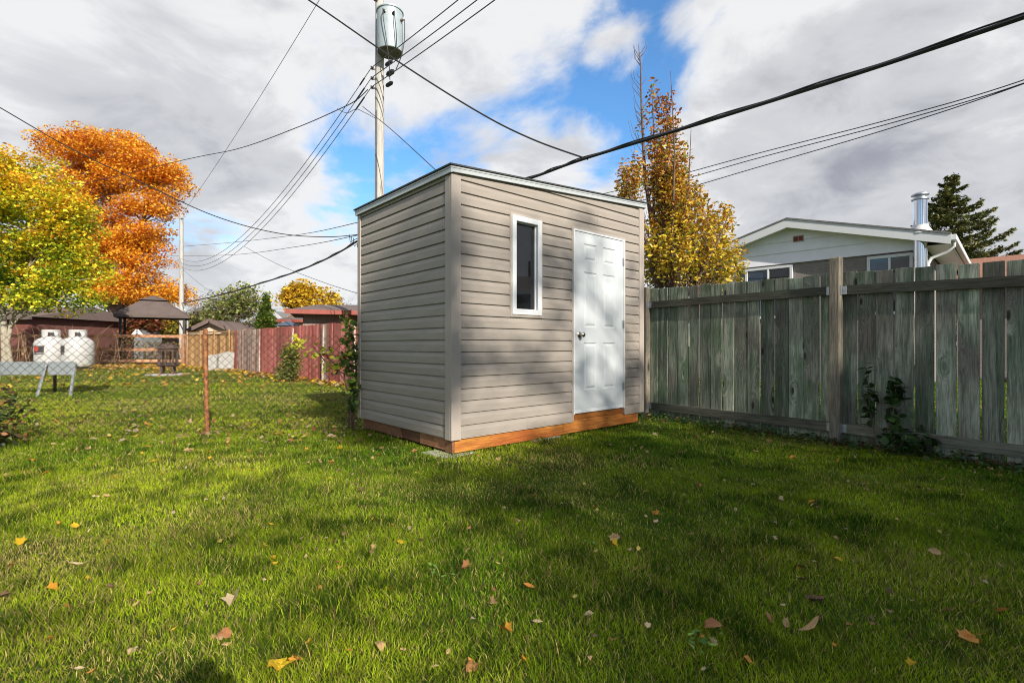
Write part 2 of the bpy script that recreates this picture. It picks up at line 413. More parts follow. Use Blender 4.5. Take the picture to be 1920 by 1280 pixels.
# ---------------------------------------------------------------- ground
mb = MB(); mb.add([(-400, -60, 0), (400, -60, 0), (400, 700, 0), (-400, 700, 0)], [[0, 1, 2, 3]])
tag(mb.build('lawn', M['ground']), 'mown green lawn scattered with autumn leaves', 'lawn', kind='structure')
# right wooden fence line
FP1 = Vector((1.793, 6.67, 0)); FD = Vector((.602, -.798, 0)).normalized()
FN = Vector((-FD.y, FD.x, 0))   # points away from the camera (+x,+y)
def beyond_fence(x, y, m=0.0):
    return (x-FP1.x)*FN.x+(y-FP1.y)*FN.y > -m
# ---------------------------------------------------------------- grass
def grass():
    bands = [(1.0, 1.7, 24000, .0024), (1.7, 2.6, 18000, .0028), (2.6, 3.8, 11000, .0034), (3.8, 5.6, 5600, .0048), (5.6, 8.5, 2200, .0075), (8.5, 13, 700, .012), (13, 20, 150, .022), (20, 30, 45, .04)]
    Vs = []; Cs = []
    for z0, z1, den, wd in bands:
        area = 1.15*(z1*z1-z0*z0)+(z1-z0); n = int(area*den)
        u = rng.random(n)
        y = np.sqrt(z0*z0+u*(z1*z1-z0*z0)); x = (rng.random(n)*2-1)*(1.15*y+.5)
        keep = ~in_shed(x, y, -.03)
        # far side of the right fence: only what shows through the gaps
        keep &= ~(beyond_fence(x, y) & (rng.random(n) > .5))
        x = x[keep]; y = y[keep]; n = len(x)
        c1 = vnoise(x, y, 2.2, 1); c2 = vnoise(x, y, 7, 2); c3 = vnoise(x, y, .8, 3); c4 = vnoise(x, y, 20, 4)
        near = vnoise(x, y, 3.3, 5)
        L = (.014+.010*c1+.017*c2*c2+.008*rng.random(n))*(.75+.5*rng.random(n))
        tuft = np.clip((vnoise(x, y, 4.5, 12)-.66)*5, 0, 1)*(rng.random(n) < .6); L = L*(1+.75*tuft)
        worn = np.clip((vnoise(x, y, 1.1, 14)-.60)*4, 0, 1); L = L*(1-.35*worn)
        far = np.clip((y-6)/10, 0, 1); L = L*(1-.25*far)
        # clumps lean together, slightly combed
        ang = 6.28*vnoise(x, y, 2.2, 6)+2.9*(rng.random(n)-.5)*2
        lean = .35+1.05*rng.random(n)
        dx = np.cos(ang); dy = np.sin(ang)
        wdt = wd*(.7+.7*rng.random(n))
        px_ = rng.random(n)*6.283; wx = np.cos(px_)*wdt/2; wy = np.sin(px_)*wdt/2
        hgt = L*np.cos(lean*.6); rch = L*np.sin(lean)*.85
        V = np.zeros((n, 5, 3))
        V[:, 0] = np.stack([x-wx, y-wy, np.zeros(n)], 1); V[:, 1] = np.stack([x+wx, y+wy, np.zeros(n)], 1)
        mx_ = x+dx*rch*.38; my_ = y+dy*rch*.38; mz = hgt*.62
        V[:, 2] = np.stack([mx_+wx*.8, my_+wy*.8, mz], 1); V[:, 3] = np.stack([mx_-wx*.8, my_-wy*.8, mz], 1)
        V[:, 4] = np.stack([x+dx*rch, y+dy*rch, hgt], 1)
        green = np.array([.115, .235, .009]); lime = np.array([.45, .54, .025]); deep = np.array([.024, .078, .008]); straw = np.array([.56, .46, .15]); brown = np.array([.19, .12, .05])
        k = np.clip(.24+.9*(c3-.35)+.12*np.clip(-x, -1.5, 2)+.5*(c1-.5)+.5*(rng.random(n)-.5), 0, 1)[:, None]  # lime share rises leftward, putting the sunlit side's brightness into blade colour
        C = green*(1-k)+lime*k
        kd = (np.clip((c2-.42)*1.8+.6*tuft, 0, .9)*(rng.random(n) < .8))[:, None]; C = C*(1-kd)+deep*kd
        dry = rng.random(n) < np.where(x > .6, .6, 1.0)*(.10+.26*worn+.8*np.clip(vnoise(x, y, 1.5, 8)-.55, 0, 1)*1.3+.05*c4)  # less straw on the right, blade colour follows the lawn's shaded side
        C[dry] = straw*(.55+.6*rng.random((dry.sum(), 1)))
        br = rng.random(n) < .05; C[br] = brown
        C *= (.5+1.0*rng.random((n, 1)))
        CC = np.repeat(C[:, None, :], 5, 1); 
        Vs.append(V); Cs.append(CC)
    V = np.concatenate(Vs); C = np.concatenate(Cs)
    o = np_mesh('grass', V, [[0, 1, 2, 3], [3, 2, 4]], 5, C, leafmat('grass_blades', .45, .75, spec=.08))
    tag(o, 'short green grass blades with dry straw mixed in', 'grass', kind='stuff')
grass()
# broad-leaved weeds and ground cover
def leaf_blocks(P, size, tilt, shape, aspect=1.0, r=rng, curl=.15):
    """P (N,3) centres; size (N,); shape list of (x,y) outline, unit size"""
    n = len(P); k = len(shape); sh = np.array(shape)
    az = r.random(n)*6.283
    # normals
    th = np.abs(r.normal(0, 1, n))*tilt; ph = r.random(n)*6.283
    nz = np.cos(th); nx = np.sin(th)*np.cos(ph); ny = np.sin(th)*np.sin(ph)
    N = np.stack([nx, ny, nz], 1)
    A = np.stack([np.cos(az), np.sin(az), np.zeros(n)], 1); A -= N*(A*N).sum(1)[:, None]; A /= np.linalg.norm(A, axis=1)[:, None]+1e-9
    B = np.cross(N, A)
    V = P[:, None, :]+size[:, None, None]*(sh[None, :, 0, None]*A[:, None, :]+aspect*sh[None, :, 1, None]*B[:, None, :])
    V += (size*curl)[:, None, None]*((sh[:, 1]**2)[None, :, None])*N[:, None, :]*4
    return V
DIAM = [(-.5, 0), (-.1, -.36), (.5, 0), (-.1, .36)]
HEXL = [(-.5, 0), (-.25, -.28), (.15, -.26), (.55, 0), (.15, .26), (-.25, .28)]
MAPL = [(-.40, 0), (-.34, -.14), (-.40, -.40), (-.10, -.34), (.10, -.50), (.24, -.24), (.56, 0), (.24, .24), (.10, .50), (-.10, .34), (-.40, .40), (-.34, .14)]
def palcol(pal, n, r=rng, jit=.25):
    pal = np.array(pal); i = r.integers(0, len(pal), n); return pal[i]*(1-jit+2*jit*r.random((n, 1)))
def cover():
    P = []; 
    n = 2600
    s = rng.random(n)*5.6-.3; off = np.abs(rng.normal(0, .16, n))
    x = FP1.x+FD.x*s-FN.x*(off+.0); y = FP1.y+FD.y*s-FN.y*(off+.0)
    P = np.stack([x, y, .02+.06*rng.random(n)*np.exp(-off*3)], 1)
    V = leaf_blocks(P, .02+.028*rng.random(n), .7, HEXL)
    C = palcol([(.035, .085, .02), (.05, .12, .025), (.025, .06, .015), (.09, .16, .03), (.12, .06, .025)], n)
    tag(np_mesh('ground_cover', V, [list(range(6))], 6, C, M['leaf']), 'low dark green weeds along the foot of the board fence', 'weeds', kind='stuff')
    n = 500
    cx = rng.random(40); P = []
    for i in range(12):
        z = 1.5+rng.random()**1.5*3.6; xx = (rng.random()*1.7-.7)*z
        k = rng.integers(5, 14)
        q = np.stack([xx+rng.normal(0, .04, k), z+rng.normal(0, .04, k), .028+.025*rng.random(k)], 1); P.append(q)
    P = np.concatenate(P); P = P[~in_shed(P[:, 0], P[:, 1], .05)]; n = len(P)
    V = leaf_blocks(P, .012+.014*rng.random(n), .45, HEXL, .9)
    tag(np_mesh('clover', V, [list(range(6))], 6, palcol([(.16, .30, .05), (.10, .22, .04), (.22, .36, .07)], n), M['leaf']), 'small patches of clover and broad weeds in the lawn', 'weeds', kind='stuff')
cover()
# ---------------------------------------------------------------- fallen leaves
LC = {'yellow': (.62, .42, .02), 'golden': (.62, .30, .03), 'orange': (.60, .27, .05), 'russet': (.38, .18, .07), 'tan': (.50, .34, .15), 'pale': (.60, .48, .27), 'brown': (.17, .10, .055)}
def leafcolmat(nm, c):
    m, t, b = new_mat('fallen_'+nm)
    co = t.coord(); n = t.noise(co, 45, 5, .6)
    k = t.mix(t.ss(n, .4, .68), c, mul(c, .45)); k = t.mix(t.ss(t.noise(co, 18, 3), .5, .7, 0, .6), k, (min(1, c[0]*1.1), c[1]*.6, c[2]*.6))
    t.put(b.inputs['Base Color'], k); b.inputs['Roughness'].default_value = .65; b.inputs['Specular IOR Level'].default_value = .25
    return m
LM = {k: leafcolmat(k, v) for k, v in LC.items()}
FORMS = ['flat', 'curled', 'folded', 'lobed', 'narrow']
def leafmesh(form, cn):
    rr = random.Random(form+cn)
    if form in ('lobed', 'folded'): sh = [(-.5, 0)]+MAPL[1:] if False else MAPL
    else: sh = [(-.5, 0), (-.36, -.2), (-.1, -.3), (.2, -.24), (.42, -.09), (.56, 0), (.42, .09), (.2, .24), (-.1, .3), (-.36, .2)]
    asp = {'narrow': .5, 'curled': 1.0}.get(form, 1.0)
    vs = []; n = len(sh)
    def hz(x, y):
        if form == 'flat': return .9*y*y+.12*math.sin(x*5+1)+.06*math.sin(y*14)
        if form == 'curled': return 1.5*y*y+.5*x*x*1.2
        if form == 'folded': return abs(y)*1.1+.1*x*x
        if form == 'lobed': return .9*x*x*abs(x)+.7*y*y+.10*math.sin(x*9+y*7)
        return .9*x*x+.4*abs(y)
    mid = [(-.42, 0), (-.2, 0), (0, 0), (.2, 0), (.4, 0)]
    for x, y in sh:
        y *= asp; j = rr.uniform(-.03, .03)
        vs.append((x+j, y+j, hz(x, y)))
    ring2 = [(x*.5, y*.5*asp, hz(x*.5, y*.5*asp)) for x, y in sh]
    vs += ring2; vs.append((0, 0, hz(0, 0)))
    fs = []
    for i in range(n):
        j = (i+1) % n; fs.append([i, j, n+j, n+i]); fs.append([n+i, n+j, 2*n])
    # stalk
    b0 = len(vs); vs += [(-.42, -.012, .12), (-.42, .012, .12), (-.95, .05, .22), (-.95, .03, .22)]; fs.append([b0, b0+1, b0+2, b0+3])
    me = bpy.data.meshes.new('fallen_leaf'); me.from_pydata(vs, [], fs); me.materials.append(LM[cn]); me.update()
    return me
LMESH = {(f, c): leafmesh(f, c) for f in FORMS for c in LC}
def zone(px, py):
    if py < 765:
        return 'behind the chain-link fence'
    if py < 880:
        if px < 180: return 'below the far left stretch of chain-link'
        if px < 390: return 'just left of the rusty fence post foot'
        if px < 650: return 'between the rusty post and the shed'
        if px < 900: return 'beside the shed\'s near bottom corner'
        if px < 1240: return 'below the shed door and orange sill'
        return 'near the foot of the board fence'
    r_ = 0 if py < 960 else (1 if py < 1080 else 2)
    c_ = min(5, int(px/320))
    rows = ['upper', 'middle', 'front']
    cols = ['left edge of the lawn', 'lawn below the propane tanks', 'lawn below the shed\'s left wall', 'lawn below the shed window and door', 'lawn below the nearer fence post', 'right edge of the lawn']
    cols = ['far left', 'left', 'centre left', 'centre right', 'right', 'far right']
    return 'on the %s %s of the lawn' % (rows[r_], cols[c_])
used = {}
CNAME = {'pale': 'pale beige', 'tan': 'tan', 'brown': 'dark brown'}
def put_leaf(px, py, cn, form, size, label=None):
    p = Gd(px, py); z = zone(px, py); u = used.setdefault(z, set())
    if label is None:
        if (cn, form) in u:
            opts = [(c, f) for c in LC for f in FORMS if (c, f) not in u]
            if not opts: return False
            same = [o for o in opts if o[0] == cn] or opts
            cn, form = random.choice(same)
        u.add((cn, form))
        label = '%s %s fallen leaf %s' % (CNAME.get(cn, cn), form, z)
    o = bpy.data.objects.new('fallen_leaf', LMESH[form, cn]); COL.objects.link(o)
    o.location = (p.x, p.y, random.uniform(.012, .028)); s = size*random.uniform(.85, 1.05)*.85; o.scale = (s, s, s)
    o.rotation_euler = (random.gauss(0, .35), random.gauss(0, .35), random.uniform(0, 6.28))
    if random.random() < .25: o.rotation_euler[0] += math.pi
    tag(o, label, 'leaf', 'fallen autumn leaves on the lawn'); return True
HAND = [(1815, 1205, 'orange', 'lobed', .095, 'orange and red leaf lying brightest in the lawn\'s lower right'), (730, 1105, 'yellow', 'folded', .075, None), (1153, 1015, 'tan', 'lobed', .085, None),
 (1151, 1030, 'yellow', 'folded', .06, None), (985, 1247, 'golden', 'narrow', .075, None), (885, 1258, 'russet', 'lobed', .075, None), (1335, 1185, 'russet', 'flat', .085, None),
 (1520, 1190, 'tan', 'narrow', .10, None), (520, 1263, 'yellow', 'lobed', .095, 'large yellow lobed leaf at the bottom edge beside the dark shadow'), (440, 1132, 'pale', 'folded', .085, None), (990, 1112, 'orange', 'curled', .075, None),
 (1003, 936, 'yellow', 'flat', .055, None), (140, 995, 'yellow', 'curled', .07, None), (148, 1063, 'pale', 'narrow', .08, None), (97, 1110, 'golden', 'folded', .06, None),
 (40, 1024, 'yellow', 'folded', .055, None), (1380, 957, 'pale', 'narrow', .07, None), (1532, 1130, 'brown', 'lobed', .09, None), (1505, 1095, 'brown', 'curled', .06, None),
 (925, 1143, 'tan', 'folded', .06, None), (753, 1020, 'yellow', 'curled', .055, None), (1008, 1169, 'pale', 'curled', .05, None), (1100, 1153, 'pale', 'folded', .05, None),
 (711, 1218, 'tan', 'flat', .07, None), (1570, 1056, 'yellow', 'flat', .06, None), (1618, 912, 'pale', 'curled', .06, None), (497, 1030, 'yellow', 'flat', .05, None), (20, 1066, 'russet', 'flat', .05, None),
 (70, 800, 'pale', 'curled', .1, None), (255, 802, 'pale', 'lobed', .11, None), (275, 798, 'orange', 'curled', .12, None), (355, 847, 'tan', 'lobed', .1, None), (303, 836, 'pale', 'narrow', .12, None), (356, 795, 'pale', 'folded', .09, None),
 (1778, 1156, 'tan', 'lobed', .06, None), (1445, 1170, 'russet', 'curled', .055, None), (1473, 1176, 'tan', 'curled', .055, None), (1398, 1245, 'orange', 'folded', .05, None),
 (1752, 1045, 'tan', 'curled', .06, None), (1605, 1064, 'tan', 'narrow', .055, None), (1500, 1070, 'brown', 'flat', .07, None), (875, 1070, 'russet', 'folded', .05, None), (860, 1000, 'brown', 'flat', .05, None),
 (700, 1030, 'tan', 'flat', .05, None), (790, 1020, 'brown', 'curled', .05, None), (407, 1210, 'tan', 'flat', .065, None), (420, 1200, 'russet', 'flat', .065, None), (250, 1230, 'pale', 'flat', .05, None),
 (1230, 985, 'pale', 'curled', .045, None), (1230, 965, 'golden', 'lobed', .06, None), (950, 1190, 'golden', 'folded', .055, None), (560, 1245, 'orange', 'curled', .04, None), (1520, 945, 'golden', 'lobed', .07, None), (1525, 953, 'tan', 'flat', .06, None),
 (1465, 940, 'pale', 'flat', .055, None), (1413, 912, 'pale', 'narrow', .06, None), (1720, 920, 'brown', 'flat', .06, None), (655, 1230, 'orange', 'flat', .03, None), (635, 1068, 'orange', 'curled', .045, None), (630, 1060, 'russet', 'narrow', .05, None),
 (1770, 903, 'tan', 'narrow', .08, None), (1485, 860, 'orange', 'lobed', .07, None), (1570, 868, 'orange', 'narrow', .06, None), (510, 740+250, 'yellow', 'narrow', .045, None), (1880, 1155, 'orange', 'lobed', .05, None),
 (165, 1000, 'pale', 'flat', .03, None), (290, 870, 'yellow', 'lobed', .06, None), (200, 935, 'tan', 'curled', .06, None), (180, 935, 'pale', 'lobed', .05, None)]
for h in HAND: put_leaf(*h)
nl = len(HAND); tries = 0
FORMW = ['flat', 'curled', 'folded', 'lobed', 'narrow', 'curled']
while nl < 288 and tries < 5000:
    tries += 1
    u = random.random()
    if u < .38: px = random.uniform(0, 650); py = random.uniform(765, 900)
    elif u < .52: px = random.uniform(560, 900); py = random.uniform(790, 880)
    elif u < .66: px = random.uniform(900, 1900); py = random.uniform(815, 900)
    else: px = random.uniform(0, 1920); py = random.uniform(900, 1275)
    p = Gd(px, py)
    if in_shed(p.x, p.y, .05) or beyond_fence(p.x, p.y, .1): continue
    left = px < 700
    cn = random.choices(list(LC), [4, 1.8, 1.3, 1.4, 4, 3.5, 1.6] if left else [1.2, 1, 1.3, 2.2, 3, 1.6, 3])[0]
    if put_leaf(px, py, cn, random.choice(FORMW), random.uniform(.022, .042) if py > 930 else random.uniform(.04, .07)): nl += 1
# the rest of the litter
def litter():
    P = []
    def add(n, f):
        q = f(n); P.append(q)
    def box(x0, x1, y0, y1): return lambda n: np.stack([x0+(x1-x0)*rng.random(n), y0+(y1-y0)*rng.random(n)], 1)
    add(260, box(-7, -1.6, 4.6, 8)); add(650, box(-14, -3, 8, 17)); 
    add(6500, lambda n: np.stack([-27+20*rng.random(n), 24.2-np.abs(rng.normal(0, 2.6, n))], 1))
    add(1500, lambda n: np.stack([-26+9*rng.random(n), 12+11*rng.random(n)], 1))
    def rf(n):
        s = rng.random(n)*15; o = np.abs(rng.normal(0, .35, n)); return np.stack([-10.9+.686*s-.727*o, 19.5-.727*s-.686*o], 1)
    add(700, rf); add(170, lambda n: np.stack([rng.normal(-2.4, .7, n), rng.normal(5.3, .45, n)], 1))
    add(500, lambda n: np.stack([1+6*rng.random(n), 6.5+5*rng.random(n)], 1))
    add(220, lambda n: (lambda y: np.stack([(rng.random(n)*2-1)*y, y], 1))(1.5+5*rng.random(n)))
    P = np.concatenate(P); P = P[~in_shed(P[:, 0], P[:, 1], .03)]
    n = len(P); s = np.where(P[:, 1] > 11, .10, .045)*(.6+.7*rng.random(n)); s = np.where(P[:, 1] < 4.6, .022, s)
    V = leaf_blocks(np.column_stack([P, .04+.03*rng.random(n)]), s, .5, MAPL)
    C = palcol([(.62, .42, .03), (.66, .46, .06), (.60, .25, .03), (.50, .36, .2), (.35, .14, .05), (.60, .34, .05)], n)
    far = P[:, 1] < 11; C[far] = palcol([(.5, .36, .2), (.55, .42, .1), (.34, .15, .06), (.45, .34, .22), (.22, .13, .07)], far.sum())
    tag(np_mesh('leaf_litter', V, [list(range(12))], 12, C, M['leaf']), 'carpet of small yellow and orange fallen leaves on the grass', 'leaf litter', kind='stuff')
litter()
# ---------------------------------------------------------------- SHED
shed = empty('garden_shed', SC, SA, 'small lean-to shed with taupe vinyl siding, white door and narrow window', 'shed')
Z0 = .15; CO = .107; RS = .0717
def roofz(x): return 2.44+RS*x
def prof(z):
    k = ((z-Z0) % CO)/CO
    if k < .56: return .017-.001*k
    if k < .90: return .0165-(k-.56)/.34*.0085
    if k < .905: return .0080-(k-.90)/.005*.011
    return -.003
def siding_face(mb, L, place, ztop, opens):
    """place(x, d, z) maps along-wall x, outward d, height z"""
    seams = [.31, 1.2, .63, .12, 1.3, .47, .84, 1.2, .25, .7, 1.4]
    ncourse = int((2.75-Z0)/CO)+1
    zs = set()
    for i in range(ncourse+1):
        for k in (0.0, .56, .90, .905, .9999): zs.add(round(Z0+(i+k)*CO, 6))
    for (a, b_, c, d_) in opens: zs.add(c); zs.add(d_)
    zs = sorted(z for z in zs if z >= Z0-1e-6)
    for i in range(len(zs)-1):
        za, zb = zs[i], zs[i+1]
        zm = (za+zb)/2
        iv = [(0.0, L)]
        for (a, b_, c, d_) in opens:
            if c-1e-6 <= zm <= d_+1e-6:
                nn = []
                for (p, q) in iv:
                    if b_ <= p or a >= q: nn.append((p, q)); continue
                    if a > p: nn.append((p, a))
                    if b_ < q: nn.append((b_, q))
                iv = nn
        butt = zb-za < CO*.001
        for (p, q) in iv:
            K = max(1, int((q-p)/.2)); 
            for j in range(K):
                xa = p+(q-p)*j/K; xb = p+(q-p)*(j+1)/K
                h = []
                for x in (xa, xb):
                    tz = ztop(x); h.append((min(za, tz), min(zb, tz)))
                if h[0][0] >= ztop(xa)-1e-5 and h[1][0] >= ztop(xb)-1e-5: continue
                def dd(z, lo): 
                    return prof(z+1e-5) if lo else prof(z-1e-5)
                d0 = dd(za, True); d1 = dd(zb, False)
                sm_ = seams[(i//5) % len(seams)]*L
                if (xa+xb)/2 > sm_ and not butt: d0 += .0013; d1 += .0013
                if butt: d0 = -.003; d1 = .017
                mb.add([place(xa, d0, h[0][0]), place(xb, d0, h[1][0]), place(xb, d1, h[1][1]), place(xa, d1, h[0][1])], [[0, 1, 2, 3]])
WX0, WX1, WZ0, WZ1 = .663, 1.052, 1.245, 2.19
DX0, DX1, DZ0, DZ1 = 1.53, 2.42, .225, 2.195
front = MB(); siding_face(front, SL, lambda x, d, z: (x, -d, z), lambda x: roofz(x)-.0, [(WX0-.012, WX1+.012, WZ0-.012, WZ1+.012), (DX0-.012, DX1+.012, 0, DZ1+.012)])
front.build('front_siding', M['siding'], shed, True)
left = MB(); siding_face(left, SW, lambda x, d, z: (-d, SW-x, z), lambda x: roofz(0), []); left.build('side_siding', M['siding'], shed, True)
mbk = MB()   # solid walls behind the siding, with the door and window holes backed by the leaf and glass
def wallprism(mb, x0, x1, y0, y1, z0, f0, f1):
    mb.add([(x0,y0,z0),(x1,y0,z0),(x1,y1,z0),(x0,y1,z0),(x0,y0,f0),(x1,y0,f1),(x1,y1,f1),(x0,y1,f0)], [[0,3,2,1],[4,5,6,7],[0,1,5,4],[1,2,6,5],[2,3,7,6],[3,0,4,7]])
T = .08; e = .004
wallprism(mbk, .0, WX0, -.002, T, .16, roofz(0), roofz(WX0)); wallprism(mbk, WX1, DX0, -.002, T, .16, roofz(WX1), roofz(DX0)); wallprism(mbk, DX1, SL, -.002, T, .16, roofz(DX1), roofz(SL))
wallprism(mbk, WX0, WX1, -.002, T, .16, WZ0, WZ0); wallprism(mbk, WX0, WX1, -.002, T, WZ1, roofz(WX0), roofz(WX1)); wallprism(mbk, DX0, DX1, -.002, T, DZ1, roofz(DX0), roofz(DX1))
wallprism(mbk, 0, T, T, SW, .16, roofz(0), roofz(T)); wallprism(mbk, SL-T, SL+.004, T, SW, .16, roofz(SL-T), roofz(SL)); wallprism(mbk, T, SL-T, SW-T, SW+.004, .16, roofz(T), roofz(SL-T))
mbk.build('wall', M['siding'], shed, True)
def trimpiece(name, boxes, mat=M['trim'], bev=.003):
    mb = MB()
    for a, b_ in boxes: mb.box(a, b_, bev)
    return mb.build(name, mat, shed, True)
h0 = roofz(0)-.02; h1 = roofz(SL)-.02
trimpiece('corner_trim', [((-.026, -.026, .135), (.075, -.001, h0)), ((-.0262, -.0005, .135), (-.001, .075, h0-.001))])
trimpiece('corner_trim', [((SL-.07, -.026, .14), (SL+.026, -.001, h1)), ((SL+.005, -.0005, .14), (SL+.0262, .07, h1-.001))])
trimpiece('corner_trim', [((-.026, SW-.045, .135), (-.001, SW+.026, h0)), ((-.0005, SW+.005, .135), (.07, SW+.0262, h0-.001))])
def jch(x0, x1, z0, z1, w_=.02, bottom=True):
    bx = [((x0-w_, -.024, z0 - (w_ if bottom else 0)), (x0, -.001, z1+w_)), ((x1, -.024, z0-(w_ if bottom else 0)), (x1+w_, -.001, z1+w_)), ((x0+.0005, -.0235, z1), (x1-.0005, -.001, z1+w_-.0005))]
    if bottom: bx.append(((x0+.0005, -.0235, z0-w_+.0005), (x1-.0005, -.001, z0)))
    return bx
trimpiece('window_channel', jch(WX0, WX1, WZ0, WZ1), bev=.0015)
trimpiece('door_channel', jch(DX0, DX1, .15, DZ1, bottom=False), bev=.0015)
# starter strip shadow line and soffit strip
trimpiece('bottom_strip', [((.076, -.0135, .140), (DX0-.021, -.001, .1495)), ], M['trim'], .001)
trimpiece('bottom_strip', [((DX1+.021, -.0135, .140), (SL-.071, -.001, .1495))], M['trim'], .001)
trimpiece('bottom_strip', [((-.0135, .076, .140), (-.001, SW-.046, .1495))], M['trim'], .001)
# roof
mr = MB()
def slab(mb, x0, x1, y0, y1, lo, hi):
    mb.add([(x0,y0,roofz(x0)+lo),(x1,y0,roofz(x1)+lo),(x1,y1,roofz(x1)+lo),(x0,y1,roofz(x0)+lo),(x0,y0,roofz(x0)+hi),(x1,y0,roofz(x1)+hi),(x1,y1,roofz(x1)+hi),(x0,y1,roofz(x0)+hi)], [[0,3,2,1],[4,5,6,7],[0,1,5,4],[1,2,6,5],[2,3,7,6],[3,0,4,7]])
slab(mr, -.028, SL+.028, -.028, SW+.028, .0, .046); roof = mr.build('roof', M['shingle_dark'], shed, True)
ms = MB(); slab(ms, -.060, SL+.06, -.060, SW+.06, .0465, .060); ms.build('shingles', M['shingle_dark'], roof, True)
mf = MB()
slab(mf, -.045, -.0285, -.045, SW+.045, -.012, .040); slab(mf, -.0283, SL+.045, -.045, -.0285, -.006, .0398)
slab(mf, SL+.0285, SL+.045, -.0283, SW+.045, -.014, .0458); slab(mf, -.0283, SL+.028, SW+.0285, SW+.045, -.014, .0458)
slab(mf, -.050, -.0455, -.050, SW+.05, .028, .0402); slab(mf, -.045, SL+.05, -.050, -.0455, .028, .0402)
mf.build('fascia', M['fascia'], roof, True)
# base
mb1 = MB()
mb1.a = .31; mb1.box((.03, .006, .02), (1.40, .044, .158), .004); mb1.a = .72; mb1.box((1.402, .006, .025), (SL-.06, .044, .158), .004)
mb1.a = .55; mb1.box((DX0-.03, .0035, .1585), (DX1+.03, .05, .222), .003)
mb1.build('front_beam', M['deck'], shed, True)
mb2 = MB(); y = .046
mb2.a = .2; mb2.box((.004, .006, .02), (.029, .12, .16), .003)
for i, (y0, y1) in enumerate([(.121, .55), (.555, .9), (.905, 1.25), (1.255, 1.78)]):
    mb2.a = .13+.17*i; mb2.M = Matrix.Rotation(0, 4, 'Z'); mb2.box((.008+.006*(i % 2), y0, .03), (.05, y1, .158), .003)
mb2.M = None; mb2.box((SL-.08, .05, .02), (SL-.04, SW-.03, .158)); mb2.box((.06, SW-.08, .02), (SL-.09, SW-.04, .158))
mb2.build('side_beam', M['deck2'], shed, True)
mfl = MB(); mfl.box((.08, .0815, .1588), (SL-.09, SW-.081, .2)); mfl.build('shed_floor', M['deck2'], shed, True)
# window
mw = MB(); fw = .052; dep = .028
def ring(mb, x0, x1, z0, z1, w_, ya, yb, bev=.004):
    mb.box((x0, ya, z0), (x0+w_, yb, z1), bev); mb.box((x1-w_, ya, z0), (x1, yb, z1), bev)
    mb.box((x0+w_, ya+.0004, z1-w_), (x1-w_, yb, z1-.0003), bev); mb.box((x0+w_, ya+.0004, z0+.0003), (x1-w_, yb, z0+w_), bev)
ring(mw, WX0+.001, WX1-.001, WZ0+.001, WZ1-.001, fw, -.034, .06)
win = mw.build('window', M['white'], shed, True)
mg = MB(); mg.box((WX0+fw-.002, .024, WZ0+fw-.002), (WX1-fw+.002, .032, WZ1-fw+.002)); mg.build('pane', M['glass'], win, True)
mi = MB(); ring(mi, WX0+fw, WX1-fw, WZ0+fw, WZ1-fw, .009, .004, .0238, .002); mi.build('glazing_bead', M['white'], win, True)
# door frame + leaf
md = MB()
md.box((DX0+.001, -.028, DZ0-.005), (DX0+.02, .06, DZ1-.001), .003); md.box((DX1-.02, -.028, DZ0-.005), (DX1-.001, .06, DZ1-.001), .003); md.box((DX0+.0202, -.0278, DZ1-.022), (DX1-.0202, .06, DZ1-.0012), .003)
md.build('door_frame', M['white'], shed, True)
lx0, lx1, lz0, lz1 = DX0+.0225, DX1-.0225, DZ0+.002, DZ1-.025
LW = lx1-lx0; LH = lz1-lz0; yf = -.018
dl = MB()
cx = [(lx0+LW*.175, lx0+LW*.435), (lx0+LW*.565, lx0+LW*.825)]
rz = [(lz1-.30, lz1-.115), (lz1-1.02, lz1-.42), (lz1-1.70, lz1-1.185)]
xs = [lx0, cx[0][0], cx[0][1], cx[1][0], cx[1][1], lx1]; zsd = [lz0, rz[2][0], rz[2][1], rz[1][0], rz[1][1], rz[0][0], rz[0][1], lz1]
for i in range(5):
    for j in range(7):
        x0, x1, z0, z1 = xs[i], xs[i+1], zsd[j], zsd[j+1]
        if i in (1, 3) and j in (1, 3, 5):
            rings = [(0, 0), (.008, .0085), (.022, .0095), (.038, .0015), (.041, .001)]
            vs = []; fs = []
            for (ins, dpt) in rings: vs += [(x0+ins, yf+dpt, z0+ins), (x1-ins, yf+dpt, z0+ins), (x1-ins, yf+dpt, z1-ins), (x0+ins, yf+dpt, z1-ins)]
            for r_ in range(len(rings)-1):
                for q in range(4): a = r_*4+q; b_ = r_*4+(q+1) % 4; fs.append([a, b_, b_+4, a+4])
            k = (len(rings)-1)*4; fs.append([k, k+1, k+2, k+3]); dl.add(vs, fs)
        else: dl.add([(x0, yf, z0), (x1, yf, z0), (x1, yf, z1), (x0, yf, z1)], [[0, 1, 2, 3]])
yb = .022
for (a, b_) in (((lx0, lz0), (lx1, lz0)), ((lx1, lz0), (lx1, lz1)), ((lx1, lz1), (lx0, lz1)), ((lx0, lz1), (lx0, lz0))):
    dl.add([(a[0], yf, a[1]), (a[0], yb, a[1]), (b_[0], yb, b_[1]), (b_[0], yf, b_[1])], [[0, 1, 2, 3]])
dl.add([(lx0, yb, lz0), (lx0, yb, lz1), (lx1, yb, lz1), (lx1, yb, lz0)], [[0, 1, 2, 3]])
door = dl.build('door', M['door'], shed, True)
ds = MB(); ds.box((lx0+.002, -.0225, lz0+.002), (lx1-.002, -.0182, lz0+.035), .001); ds.build('door_sweep', M['white'], door, True)
kn = MB(Matrix.Translation((lx0+.075, yf, 1.068)) @ Matrix.Rotation(R(90), 4, 'X')); kn.lathe((0, 0, 0), [(.033, 0), (.033, .004), (.024, .010), (.011, .014), (.011, .035), (.022, .042), (.028, .052), (.027, .062), (.018, .070), (.004, .072)], 24)
kn.build('door_knob', M['nickel'], door, True)
